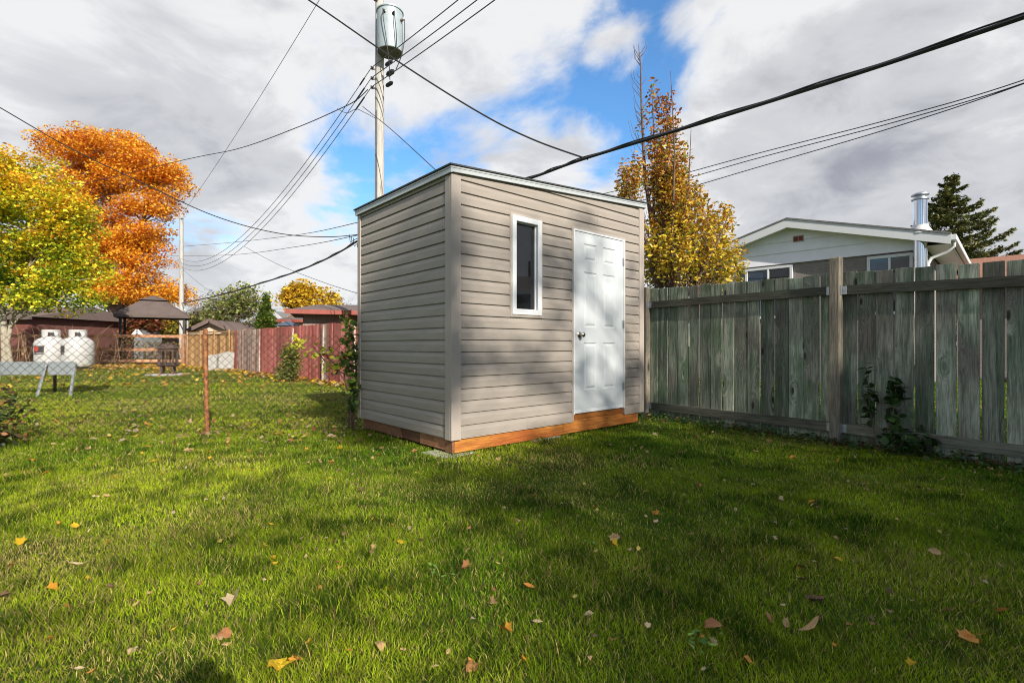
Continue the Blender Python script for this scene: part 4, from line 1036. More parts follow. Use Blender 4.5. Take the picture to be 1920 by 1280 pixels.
# split-rail fence
Zr = 25
rfence = empty('rail_fence', W(180, HY, Zr) * 1 - Vector((0, 0, CH)), 0, 'reddish wooden post-and-rail fence under the gazebo', 'fence')
ztop = W(0, 628, Zr).z
def Wz(px, z, Z): v = W(px, HY, Z); v.z = z; return v
for px in (45, 181, 344, 379):
    mb = MB(); mb.a = .2+px/900; mb.beam(Wz(px, 0, Zr), Wz(px, ztop+.02, Zr), .13, .13); mb.build('post', M['rail'], rfence)
for (pa, pb_) in ((-40, 181), (181, 344), (344, 385)):
    for nm, z, h in (('top_rail', ztop-.02, .14), ('rail', ztop-.72, .15), ('rail', .20, .13)):
        if pa == -40 and nm == 'top_rail': pass
        mb = MB(); mb.a = rr.random(); mb.beam(Wz(pa, z, Zr+.1), Wz(pb_, z-(.05 if nm == 'top_rail' else 0), Zr+.1), .05, h); mb.build(nm, M['rail'], rfence)
# driveway/patio beyond and parked clutter
mb = MB(); a = 26.5
mb.add([(-40, a, .004), (-13, a, .004), (-13, a+9, .004), (-40, a+9, .004)], [[0, 1, 2, 3]]); tag(mb.build('driveway', M['asphalt']), 'dark driveway beyond the rail fence', 'driveway', kind='structure')
def brush():
    n = 9000; h = rng.random(n)**1.3; x = -27.5+12.5*rng.random(n); hh = (.45+1.05*vnoise(x, x*0, 1.1, 3))
    P = np.stack([x, 25.7+.9*rng.random(n), .05+h*hh], 1)
    V = leaf_blocks(P, .05+.07*rng.random(n), 1.1, HEXL)
    C = palcol([(.30, .17, .08), (.42, .24, .08), (.18, .11, .06), (.50, .34, .06), (.22, .20, .06), (.13, .08, .05)], n)
    tag(np_mesh('undergrowth', V, [list(range(6))], 6, C, M['leaf']), 'brown autumn brush behind the wooden rail fence', 'undergrowth', kind='stuff')
brush()
# ---------------------------------------------------------------- gazebo
Zz = 28.5
gz0 = Wz(289, 0, Zz)
gz = empty('gazebo', gz0, R(33), 'brown canopy gazebo with a two-tier roof beyond the lawn', 'gazebo')
E = W(0, 592, Zz).z; A1 = W(0, 565, Zz).z; A0 = W(0, 559, Zz).z; hw = 1.70; hd = 1.35
def frust(mb, x0, y0, z0, x1, y1, z1, th=.03):
    vs = [(-x0,-y0,z0),(x0,-y0,z0),(x0,y0,z0),(-x0,y0,z0),(-x1,-y1,z1),(x1,-y1,z1),(x1,y1,z1),(-x1,y1,z1)]
    mb.add(vs, [[0,1,5,4],[1,2,6,5],[2,3,7,6],[3,0,4,7],[4,5,6,7],[0,3,2,1]])
mb = MB(); frust(mb, hw, hd, E, .62, .5, A1-.02); mb.box((-hw, -hd, E-.16), (hw, -hd+.02, E-.0)); mb.box((-hw, hd-.02, E-.16), (hw, hd, E)); mb.box((-hw, -hd+.021, E-.16), (-hw+.02, hd-.021, E)); mb.box((hw-.02, -hd+.021, E-.16), (hw, hd-.021, E)); mb.build('canopy', M['canvas'], gz, True)
mb = MB(); frust(mb, .70, .6, A1+.04, .05, .05, A0+.14); mb.build('canopy_cap', M['canvas'], gz, True)
for sx in (-1, 1):
    for sy in (-1, 1):
        mb = MB(); X = sx*(hw-.28); Y = sy*(hd-.2); mb.box((X-.06, Y-.06, 0), (X+.06, Y+.06, E-.02)); 
        mb.tube([(X, Y, E-.9), (X-sx*.18, Y, E-.45), (X-sx*.6, Y, E-.12)], .025, 6); mb.build('post', M['darkframe'], gz, True)
# ---------------------------------------------------------------- outdoor stove
Zf = 16.3
f0 = Wz(315, 0, Zf)
fs_ = empty('outdoor_stove', f0, R(20), 'rusty octagonal outdoor fire stove with mesh sides on the lawn', 'stove')
mb = MB()
def poly(mb, n, prof, off=0):
    vs = []
    for r, z in prof:
        for j in range(n): t_ = 2*math.pi*(j+off)/n; vs.append((r*math.cos(t_), r*math.sin(t_), z))
    fs = []
    for i in range(len(prof)-1):
        for j in range(n): a = i*n+j; b_ = i*n+(j+1) % n; fs.append([a, b_, b_+n, a+n])
    fs.append(list(range(n))[::-1]); fs.append([(len(prof)-1)*n+j for j in range(n)]); mb.add(vs, fs)
poly(mb, 8, [(.04, 1.07), (.05, 1.03), (.24, .96), (.32, .86), (.30, .84)][::-1]); mb.build('lid', M['rustiron'], fs_, True)
mb = MB(); poly(mb, 8, [(.25, .28), (.33, .33), (.33, .36), (.26, .36)]); poly(mb, 8, [(.27, .77), (.29, .77), (.29, .845), (.27, .845)]); mb.build('rim', M['rustiron'], fs_, True)
mb = MB()
for j in range(8): t_ = 2*math.pi*j/8; mb.beam((.26*math.cos(t_), .26*math.sin(t_), .3), (.26*math.cos(t_), .26*math.sin(t_), .8), .045, .03)
for k in range(14):
    z = .38+k*.03
    for j in range(8): a = 2*math.pi*j/8; b_ = 2*math.pi*(j+1)/8; mb.tube([(.25*math.cos(a), .25*math.sin(a), z), (.25*math.cos(b_), .25*math.sin(b_), z)], .003, 4, False)
mb.build('mesh_side', M['rustiron'], fs_, True)
mb = MB(); poly(mb, 8, [(.235, .362), (.235, .40)]); mb.build('fire_bowl', M['dkmetal'], fs_, True)
for a in (45, 135, 225, 315):
    mb = MB(); mb.beam((.2*math.cos(R(a)), .2*math.sin(R(a)), .28), (.25*math.cos(R(a)), .25*math.sin(R(a)), .03), .06, .05); mb.build('leg', M['rustiron'], fs_, True)
mb = MB(Matrix.Translation((f0.x, f0.y, 0))); poly(mb, 11, [(.62, 0), (.64, .03), (.6, .034)]); tag(mb.build('flagstone_pad', M['stonepad']), 'round pale stone pad under the outdoor stove', 'stone pad')
# ---------------------------------------------------------------- propane stand and tanks
Zt = 9.9
sd0 = Wz(98, 0, Zt)
sdr = empty('metal_stand', sd0, 0, 'grey sheet-metal stand holding two propane tanks', 'stand')
q = lambda px: (px-98)/F*Zt
zt_, zbm = W(0, 677, Zt).z, W(0, 701, Zt).z
mb = MB(); mb.box((q(29), -.30, zbm), (q(112), -.288, zt_), .002); mb.build('panel', M['stand'], sdr, True)
mb = MB(); mb.box((q(116), -.30, zbm), (q(166), -.288, zt_), .002); mb.build('panel', M['stand'], sdr, True)
mb = MB(); mb.box((q(30), -.286, zbm+.10), (q(152), .30, zbm+.12), .002); mb.build('shelf', M['stand'], sdr, True)
for (pa, pb_, y0, y1, m_) in ((30, 24, -.29, -.33, 'stand'), (114, 107, -.31, -.42, 'stand'), (165, 160, -.29, -.33, 'stand'), (81, 79, .25, .28, 'darkframe')):
    mb = MB(); mb.beam((q(pa), y0, zbm+.1 if y0 > 0 else zt_-.02), (q(pb_), y1, 0), .07 if m_ == 'stand' and pa == 114 else .045, .03); mb.build('leg', M[m_], sdr, True)
for px, lab in ((96, 'white propane tank, the left of the pair, with a large red and black label'), (146, 'white propane tank, the right of the pair, with a small black label')):
    tz = zbm+.121; r0 = .256; ht = W(0, 632, Zt).z-tz
    tk = empty('propane_tank', (sd0.x+q(px), Zt, tz), 0, lab, 'propane tank', 'propane tanks on the metal stand')
    mb = MB(); mb.lathe((0, 0, 0), [(.17, 0), (.17, .02), (r0-.03, .03), (r0, .08), (r0, ht*.42), (r0+.008, ht*.425), (r0+.008, ht*.445), (r0, ht*.45), (r0, ht-.12), (r0-.02, ht-.07), (r0-.07, ht-.025), (.10, ht), (.02, ht+.005)], 28); body = mb.build('body', M['tank'], tk, True)
    mb = MB()
    for j in range(26):
        a = -.35*math.pi+1.9*math.pi*j/26-1.0; b_ = a+1.9*math.pi/26
        lo = ht-.02; hi = ht+.145; 
        if j in (4, 5, 6, 7, 8, 18, 19, 20): lo2 = ht+.10
        else: lo2 = lo
        for (l_, h_) in ([(lo2, hi)] if lo2 == lo else [(lo2, hi), (lo, lo+.03)]):
            R1, R2 = .145, .139; ca, sa, cb3, sb3 = math.cos(a), math.sin(a), math.cos(b_), math.sin(b_)
            mb.add([(R1*ca, R1*sa, l_), (R1*cb3, R1*sb3, l_), (R1*cb3, R1*sb3, h_), (R1*ca, R1*sa, h_), (R2*ca, R2*sa, l_), (R2*cb3, R2*sb3, l_), (R2*cb3, R2*sb3, h_), (R2*ca, R2*sa, h_)], [[0, 1, 2, 3], [5, 4, 7, 6], [3, 2, 6, 7], [0, 4, 5, 1]])
    mb.build('collar', M['tank'], tk, True)
    mb = MB(); mb.tube([(0, 0, ht), (0, 0, ht+.09)], .022, 10); mb.tube([(0, 0, ht+.06), (.07, -.02, ht+.06)], .015, 8); mb.lathe((0, 0, ht+.09), [(.03, 0), (.034, .01), (.03, .02)], 12); mb.build('valve', M['steel'], tk, True)
    def stick(a0, a1, z0, z1, m_, rr0=.0025):
        mb = MB(); K = 8
        for j in range(K):
            a = a0+(a1-a0)*j/K; b_ = a0+(a1-a0)*(j+1)/K; rr_ = r0+rr0
            mb.add([(rr_*math.cos(a), rr_*math.sin(a), z0), (rr_*math.cos(b_), rr_*math.sin(b_), z0), (rr_*math.cos(b_), rr_*math.sin(b_), z1), (rr_*math.cos(a), rr_*math.sin(a), z1)], [[0, 1, 2, 3]])
        mb.build('label', M[m_], tk, True)
    if px == 96: stick(R(240), R(289), ht-.30, ht-.17, 'sticker'); stick(R(243), R(268), ht-.27, ht-.18, 'stickerred', .0045); stick(R(243), R(287), ht-.335, ht-.31, 'sticker')
    else: stick(R(232), R(262), ht-.30, ht-.17, 'sticker'); stick(R(232), R(260), ht-.335, ht-.31, 'sticker')
# ---------------------------------------------------------------- utility poles
PX, PZ = -3.43, 13.0
P1 = Vector((PX, PZ, 0)); LD = Vector((-21.6, 25, 0)); P2 = P1+LD
pole = empty('utility_pole', P1, 0, 'grey wooden utility pole rising behind the shed', 'utility pole', 'wooden utility poles')
mb = MB(); mb.tube([P1-Vector((0, 0, .2)), P1+Vector((0, 0, 4)), P1+Vector((0, 0, 8)), P1+Vector((0, 0, 12.7))], [.135, .12, .112, .095], 20); mb.build('shaft', M['greywood'], pole)
def hpy(py, Z): return W(0, py, Z).z
hs_ = [hpy(131, 13), hpy(150, 13), hpy(167, 13)]
for h in hs_:
    mb = MB(); mb.box((PX-.2, PZ-.06, h-.02), (PX-.105, PZ-.02, h+.02)); mb.build('bracket', M['steel'], pole)
    mb = MB(); mb.lathe((PX-.17, PZ-.085, h-.035), [(.02, 0), (.042, .01), (.042, .022), (.026, .035), (.042, .048), (.042, .06), (.02, .07)], 14); mb.build('insulator', M['porcelain'], pole)
    
mb = MB(); h = hpy(8, 13)
for k in range(4): mb.lathe((PX-.07, PZ-.12, h+k*.05), [(.03, 0), (.055, .012), (.055, .02), (.03, .045)], 12)
mb.build('insulator', M['porcelain'], pole)
mb = MB(); mb.tube([(PX-.05, PZ-.125, .3), (PX-.05, PZ-.12, 7)], .008, 5); mb.build('ground_wire', M['wire'], pole)
TX, TY = PX+.33, PZ-.25
tf = empty('transformer', (TX, TY, hpy(100, 12.75)), 0, 'pale grey cylindrical transformer mounted near the top of the pole', 'transformer')
zb_, zt2 = hpy(100, 12.75), hpy(22, 12.75); rt = 23.5*12.75/F
mb = MB(); mb.lathe((TX, TY, zb_), [(rt*.98, .012), (rt, .03), (rt, zt2-zb_-.06)], 40); mb.build('tank', M['transf'], tf)
mb = MB(); mb.lathe((TX, TY, zb_), [(rt*.95, 0), (rt*.975, .011)], 40); mb.build('base_plate', M['transfb'], tf)
mb = MB(); mb.lathe((TX, TY, zt2-.06), [(rt+.004, 0), (rt+.022, .01), (rt+.022, .04), (rt*.9, .075), (rt*.3, .11)], 40); mb.build('lid', M['transf'], tf)
lead_ends = [(758, 118, 0), (740, 128, 1), (735, 153, 2)]
for i, (a, pyb) in enumerate(((-100, 26), (-62, 28), (-20, 33))):
    d_ = Vector((math.cos(R(a)), math.sin(R(a)), 0)); p = Vector((TX, TY, hpy(pyb+4, 12.6)))+d_*rt
    mb = MB(Matrix.Translation(p) @ d_.to_track_quat('Z', 'Y').to_matrix().to_4x4()); mb.lathe((0, 0, 0), [(.035, 0), (.04, .02), (.025, .03), (.035, .045), (.02, .07), (.012, .10)], 12); mb.build('bushing', M['porcelain'], tf)
    tip = p+d_*.11
    mid = [W(730, 90, 12.3), W(752, 84, 12.3), W(762, 92, 12.4)][i]; en = [W(731, 150, 12.6), W(733, 119, 12.7), W(742, 131, 12.6)][i]
    m1 = tip+Vector((0, 0, -.35)); 
    pts = []
    ctrl = [tip, m1, mid, en]
    for u in np.linspace(0, 1, 14):
        b_ = [(1-u)**3, 3*u*(1-u)**2, 3*u*u*(1-u), u**3]; pts.append(sum((c*w_ for c, w_ in zip(ctrl, b_)), Vector((0, 0, 0))))
    mb = MB(); mb.tube(pts, .011, 6); mb.build('lead', M['cable'], tf)
for i, (px, py, L) in enumerate(((729, 119, 1), (732, 137, 1.15), (730, 158, 1))):
    mb = MB(); c = W(px, py, 12.65); d_ = Vector((.5, -.3, .12)).normalized(); mb.tube([c-d_*.11*L, c-d_*.07*L, c+d_*.07*L, c+d_*.11*L], [.03, .05+.015*(i == 1), .05+.01*(i == 1), .03], 8); mb.build('connector', M['cable'], tf)
mb = MB(); mb.box((PX-.02, PZ-.16, zb_+.2), (PX+.12, PZ-.10, zb_+.32)); mb.box((PX-.02, PZ-.16, zt2-.3), (PX+.12, PZ-.10, zt2-.18)); mb.build('hanger', M['steel'], tf)
pole2 = empty('utility_pole', P2, 0, 'distant pale utility pole between the orange maple and gazebo', 'utility pole', 'wooden utility poles')
mb = MB(); mb.tube([P2, P2+Vector((0, 0, 10.9))], [.17, .13], 14); mb.build('shaft', M['greywood'], pole2)
mb = MB(); mb.beam(P2+Vector((-.5, -.15, 10.6)), P2+Vector((.2, -.15, 10.6)), .08, .1); mb.build('crossarm', M['greywood'], pole2)
P2.z = 0
def pl(px, Z): v = W(px, HY, Z); v.z = 0; return v
# second street lamp post behind the gazebo
mb = MB(); b_ = pl(352, 34); mb.tube([b_, Vector((b_.x, b_.y, W(0, 590, 34).z))], .08, 10); tag(mb.build('steel_post', M['steel']), 'thin grey metal post behind the gazebo\'s right side', 'post')
# ---------------------------------------------------------------- wires
def wire(label, a, b_, sag, rad=.009, n=28, mat='wire', name='overhead_wire', extra=None):
    a = Vector(a); b_ = Vector(b_); pts = []
    for i in range(n+1):
        u = i/n; p = a.lerp(b_, u); p.z -= sag*4*u*(1-u); pts.append(p)
    mb = MB(); mb.tube(pts, rad, 6)
    if extra: extra(mb, pts)
    return tag(mb.build(name, M[mat]), label, 'wire', 'overhead wires')
ld = LD.normalized(); rdv = -ld
for i, h in enumerate(hs_):
    nm = ['upper', 'middle', 'lower'][i]
    def ex(mb, pts, i=i):
        for k in ((1, 2) if i else (1,)):
            p = pts[0].lerp(pts[1], .35+.35*k); d_ = (pts[1]-pts[0]).normalized(); mb.tube([p-d_*.14, p+d_*.14], .022, 6)
    wire('%s of three conductors running from the pole down to the distant pole' % nm, (PX-.17, PZ-.12, h), P2+Vector((0, -.2, 7.55-.3*i)), 1.9, .010, 40, extra=ex)
    # three going overhead to the right
    e_ = P1+rdv*26; wire('%s of three conductors passing overhead from the transformer pole to the right' % nm, (PX-.17+.02, PZ-.13, h), (e_.x-.1, e_.y, h+.1), [.55, .60, .62][i], .011, 40)
wire('thin line from the pole top to the distant pole\'s top', P1+Vector((0, 0, 12.5)), P2+Vector((0, -.15, 10.7)), .35, .010)
# thick communication cable
def chain(label, pts, rad, mat='cable', name='overhead_cable', n=14, sub=6):
    # Catmull-Rom through the points
    P = [Vector(p) for p in pts]; out_ = []
    for i in range(len(P)-1):
        p0 = P[max(i-1, 0)]; p1 = P[i]; p2 = P[i+1]; p3 = P[min(i+2, len(P)-1)]
        for k in range(n):
            u = k/n; out_.append(.5*((2*p1)+(p2-p0)*u+(2*p0-5*p1+4*p2-p3)*u*u+(3*p1-p0-3*p2+p3)*u**3))
    out_.append(P[-1]); mb = MB(); mb.tube(out_, rad, sub)
    if rad > .018:
        q_ = [p+Vector((0, 0, rad*1.2))+Vector((rad*.9*math.sin(i*.9), 0, rad*.3*math.cos(i*.9))) for i, p in enumerate(out_)]; mb.tube(q_, rad*.45, 5)
    return tag(mb.build(name, M[mat]), label, 'cable', 'overhead wires')
def al(s, z): v = P1+rdv*s; return Vector((v.x, v.y, z))
chain('thick black cable sweeping from behind the shed to the upper right', [(PX+.12, PZ-.1, 4.15), al(3, 3.93), al(5.68, 3.84), al(6.95, 3.83), al(9.3, 3.72), al(11.7, 3.66), al(16, 3.70), al(24, 4.2)], .021)
def al2(t_, z): v = P1+LD*t_; return Vector((v.x, v.y, z))
chain('thick black cable sagging from behind the shed down to the distant pole', [(PX-.12, PZ-.1, 4.15), al2(.03, 3.93), al2(.1, 3.7), al2(.2, 3.6), al2(.347, 3.62), al2(.6, 3.75), al2(1.0, 4.15)], .024)
# crossing service line
chain('dark wire crossing from the top centre down to the black cable', [W(430, -95, 8.5), W(578, 0, 8.3), W(750, 118, 8.1), W(900, 212, 7.95), W(1000, 262, 7.85), W(1103, 299, 7.79)], .013, 'cable', 'service_wire')
chain('long dark wire crossing the left sky in front of the maples', [W(-160, 110, 9), W(0, 202, 9.6), W(130, 277, 10.2), W(250, 335, 10.9), W(400, 404, 11.7), W(520, 437, 12.3), W(620, 444, 12.7), W(700, 436, 12.95)], .011, 'cable', 'service_wire')
chain('curved grey wire from the pole to behind the orange maple', [W(690, 168, 13), W(668, 188, 13.1), W(640, 203, 13.5), W(560, 238, 15), W(450, 278, 17), W(345, 300, 19), W(130, 350, 24), W(-60, 380, 27)], .012, 'cable', 'service_wire')
chain('thin wire dropping from the pole to behind the shed roof', [W(680, 200, 12.9), W(730, 240, 12), W(780, 285, 11), W(850, 350, 9.8)], .009, 'cable', 'service_wire')
chain('short loop of wire beside the pole below the conductors', [W(632, 204, 13.5), W(650, 212, 13.3), W(668, 205, 13.1), W(685, 212, 13), W(704, 222, 12.9)], .008, 'wire', 'service_wire')
for i, (a, b_, c_) in enumerate((((1000, 388), (1420, 288), (1920, 150)), ((1000, 397), (1420, 297), (1920, 156)), ((1000, 418), (1420, 314), (1920, 157)))):
    chain('%s of three thin wires crossing the narrow tree toward the right edge' % ['topmost', 'middle', 'lowest'][i], [W(a[0], a[1]+6, 13.5+i*.2), W(1212, (a[1]*.5+b_[1]*.5)+[6, 8, 8][i], 12.3+i*.2), W(b_[0], b_[1], 10.8), W(1680, (b_[1]+c_[1])/2+2, 9.2), W(c_[0], c_[1], 7.9), W(2250, c_[1]-130, 6.5)], .009, 'cable')
for i, (p, lab) in enumerate((([W(676, 416, 13.2), W(560, 440, 20), W(430, 455, 30), W(343, 462, 38)], 'thin wire just under the conductors reaching the distant pole'), ([W(676, 440, 13.2), W(560, 462, 20), W(430, 478, 30), W(300, 480, 44)], 'thin wire second below the conductors, left of the shed'),
    ([W(458, 462, 27), W(520, 495, 22), W(600, 527, 17), W(690, 556, 13)], 'thin wire sloping down to the red fence beside the shed'), ([W(343, 505, 38), W(372, 530, 35), W(402, 552, 32)], 'short wire from the distant pole to the green tree'))):
    chain(lab, p, .011 if i < 2 else .009, 'wire', 'service_wire')
# splice box where the left cable meets the pole line
mb = MB(); c = W(664, 440, 13.2)
for k in range(3):
    pts = [W(655+k*4, 440+k*3, 13.1), W(657+k*3, 455, 13.1), W(664, 450+k*6, 13.1), W(674, 445+k*4, 13.1)]; mb.tube([Vector(p) for p in pts], .010, 5)
mb.tube([W(673, 456, 13.1), W(673, 464, 13.1)], .05, 8)
tag(mb.build('splice_case', M['cable']), 'tangle of cable loops and a splice at the shed\'s left edge', 'cable splice')
# ---------------------------------------------------------------- white house at right
HC = Vector(((1783-960)/F*11, 11, 0)); HD = Vector((-.707, .707, 0)); HN = Vector((.707, .707, 0))   # along gable (leftwards), depth (away)
hr = math.atan2(HD.y, HD.x)
# local: x along the gable to the left, y = toward the camera side negative depth -> local y axis = rot90(x) = (-.707,-.707)
house = empty('white_bungalow', HC, hr, 'white sided bungalow with grey stone and metal chimney behind the fence', 'house')
EZ = 3.38; RZ = 4.29; RX = 3.29; WIDE = 2*RX; D = 9.0
sl = (RZ-EZ)/RX
def rz_(x): return EZ+sl*min(x, WIDE-x)
ov = .38; OVX = .50   # gable overhang and eave overhang
# local y: negative = away from camera
y0 = -ov
mb = MB(); zs1 = 3.20
mb.add([(OVX, y0, 0), (WIDE-OVX, y0, 0), (WIDE-OVX, y0, zs1), (OVX, y0, zs1)], [[0, 1, 2, 3]])
mb.add([(OVX, y0, 0), (OVX, y0, zs1), (OVX, y0-D, zs1), (OVX, y0-D, 0)], [[0, 1, 2, 3]]); mb.add([(WIDE-OVX, y0, 0), (WIDE-OVX, y0-D, 0), (WIDE-OVX, y0-D, zs1), (WIDE-OVX, y0, zs1)], [[0, 1, 2, 3]]); mb.add([(OVX, y0-D, 0), (OVX, y0-D, zs1), (WIDE-OVX, y0-D, zs1), (WIDE-OVX, y0-D, 0)], [[0, 1, 2, 3]])
mb.build('stone_wall', M['stone'], house, True)
mb = MB(); z = zs1; yb_ = y0+.03; rows = [zs1-.02]
hb = .30
while rows[-1] < RZ: rows.append(rows[-1]+hb)
for i in range(len(rows)-1):
    za, zb2 = rows[i], rows[i+1]
    K = 24
    for j in range(K):
        xa = OVX-.02+(WIDE-2*OVX+.04)*j/K; xb = OVX-.02+(WIDE-2*OVX+.04)*(j+1)/K
        ta, tb_ = rz_(xa)-.10, rz_(xb)-.10
        if za >= ta and za >= tb_: continue
        a1, a2 = min(za, ta), min(za, tb_); c1, c2 = min(zb2, ta), min(zb2, tb_)
        mb.add([(xa, yb_+.026, a1), (xb, yb_+.026, a2), (xb, yb_, c2), (xa, yb_, c1)], [[0, 1, 2, 3]])
        mb.add([(xa, yb_-.005, a1), (xb, yb_-.005, a2), (xb, yb_+.026, a2), (xa, yb_+.026, a1)], [[0, 1, 2, 3]])
mb.build('gable_siding', M['whitesiding'], house, True)
rf_ = MB(); th = .05
for (xa, xb) in ((0, RX), (RX, WIDE)):
    za, zb2 = rz_(xa), rz_(xb)
    rf_.add([(xa, .02, za+.02), (xb, .02, zb2+.02), (xb, -D-ov, zb2+.02), (xa, -D-ov, za+.02), (xa, .02, za+.06), (xb, .02, zb2+.06), (xb, -D-ov, zb2+.06), (xa, -D-ov, za+.06)], [[0, 1, 2, 3], [4, 7, 6, 5], [0, 4, 5, 1], [3, 2, 6, 7], [0, 3, 7, 4], [1, 5, 6, 2]])
hroof = rf_.build('roof', M['roofgrey'], house, True)
fb_ = MB()
for (xa, xb) in ((0, RX), (RX, WIDE)):
    za, zb2 = rz_(xa), rz_(xb); f = .20
    fb_.add([(xa, 0, za-f), (xb, 0, zb2-f), (xb, 0, zb2+.018), (xa, 0, za+.018), (xa, -.03, za-f), (xb, -.03, zb2-f), (xb, -.03, zb2+.018), (xa, -.03, za+.018)], [[0, 1, 2, 3], [5, 4, 7, 6], [0, 4, 5, 1], [2, 6, 7, 3], [0, 3, 7, 4], [1, 5, 6, 2]])
fb_.build('bargeboard', M['white'], hroof, True)
sf = MB()
for (xa, xb) in ((.02, RX), (RX, WIDE-.02)):
    za, zb2 = rz_(xa)-.15, rz_(xb)-.15
    sf.add([(xa, -.031, za), (xb, -.031, zb2), (xb, -ov+.03, zb2), (xa, -ov+.03, za)], [[0, 1, 2, 3]])
sf.add([(.06, -ov+.02, EZ-.13), (OVX, -ov+.02, EZ-.13), (OVX, -D-ov, EZ-.13), (.06, -D-ov, EZ-.13)], [[0, 1, 2, 3]])
sf.build('soffit', M['whitesiding'], hroof, True)
gt = MB(); gt.box((-.09, -D, EZ-.11), (.015, -.05, EZ+.015), .01); gt.box((.02, -D, EZ-.15), (.05, -.04, EZ+.01)); gt.build('gutter', M['white'], hroof, True)
dp = MB(); dp.tube([(-.03, -.35, EZ-.1), (-.03, -.35, EZ-.2), (.10, -.37, EZ-.32), (.36, -.36, EZ-.42), (.42, -.33, EZ-.55), (.42, -.33, .1)], .038, 10); dp.build('downpipe', M['white'], house, True)
cb3_ = MB(); cb3_.box((OVX-.04, y0-.02, 0), (OVX+.12, y0+.028, EZ-.135), .004); cb3_.build('corner_board', M['white'], house, True)
def hx(px):  # local x for picture column on the wall plane
    # point HC + HD*x + (-.707,-.707)*... wall plane offset -ov in local y => world + HN*ov
    k = (px-960)/F; bx, by = HC.x+HN.x*ov, HC.y+HN.y*ov
    return (bx-k*by)/(k*HD.y-HD.x)
def hwin(pa, pb_, ztop, zbot):
    xa, xb = hx(pb_), hx(pa); mbw = MB()
    y = y0+.012
    mbw.box((xa, y0-.05, ztop-.07), (xb, y+.05, ztop), .004); mbw.box((xa, y0-.05, zbot), (xb, y+.05, zbot+.07), .004); xm = (xa+xb)/2
    for (p, q_) in ((xa, xa+.07), (xm-.025, xm+.025), (xb-.07, xb)): mbw.box((p, y0-.05, zbot+.071), (q_, y+.048, ztop-.071), .004)
    wn = mbw.build('window', M['white'], house, True)
    g = MB(); g.box((xa+.071, y0+.02, zbot+.071), (xm-.026, y0+.03, ztop-.071)); g.build('pane', M['glass'], wn, True)
    g = MB(); g.box((xm+.026, y0+.02, zbot+.071), (xb-.071, y0+.03, ztop-.071)); g.build('pane', M['blueglass'], wn, True)
def hz(px, py): k = (px-960)/F; x = hx(px); Y = HC.y+HN.y*ov+HD.y*x; return CH+(HY-py)/F*Y
hwin(1626, 1713, hz(1670, 478), 1.7); hwin(1398, 1487, hz(1440, 501), 1.7)
xv = hx(1498); zv = hz(1498, 448); mb = MB(); mb.box((xv-.13, y0+.03, zv-.08), (xv+.13, y0+.062, zv+.08)); vt = mb.build('gable_vent', M['trim'], house, True)
mb = MB(); mb.box((xv-.11, y0+.062, zv-.06), (xv-.008, y0+.066, zv+.06)); mb.box((xv+.008, y0+.062, zv-.06), (xv+.11, y0+.066, zv+.06)); mb.build('louvre', M['vent'], vt, True)
xc = hx(1727)+.0
mb = MB(); mb.tube([(xc, y0+.16, .5), (xc, y0+.16, rz_(xc)-.16)], .135, 28, False); mb.build('flue_pipe', M['chrome'], house, True)
mb = MB(); ry = y0+.16; zc = rz_(xc); mb.lathe((xc, ry, zc-.02), [(.24, 0), (.24, .03), (.16, .16), (.16, .2)], 28); fl = mb.build('flue_flashing', M['white'], house, True)
mb = MB(); ztop_ = W(0, 366, 11.2).z+.02
mb.tube([(xc, ry, zc+.12), (xc, ry, ztop_)], .135, 28); 
ch = mb.build('chimney', M['chrome'], house, True)
mb = MB(); mb.lathe((xc, ry, ztop_), [(.15, -.04), (.165, -.03), (.165, 0), (.11, .01), (.11, .06), (.17, .075), (.165, .10), (.10, .135), (.02, .145)], 28); mb.build('chimney_cap', M['steel'], ch, True)
# reddish roof house at far right
hb_ = Vector((14.1, 14.1, 0))
h2 = empty('brick_house', hb_, hr, 'low house with a red brown shingle roof at the right edge', 'house')
mb = MB(); mb.box((-4, -4, 0), (1.2, 0, 2.7)); mb.build('wall', M['stone'], h2, True)
mb = MB(); xr0, xr1 = -4.5, 1.6; mb.add([(xr0, .5, 2.72), (xr1, .5, 2.72), (xr1, -2.0, 3.75), (xr0, -2.0, 3.75), (xr1, -4.5, 2.72), (xr0, -4.5, 2.72)], [[0, 1, 2, 3], [3, 2, 4, 5], [0, 3, 5], [1, 4, 2], [0, 5, 4, 1]]); mb.build('roof', M['roofred'], h2, True)
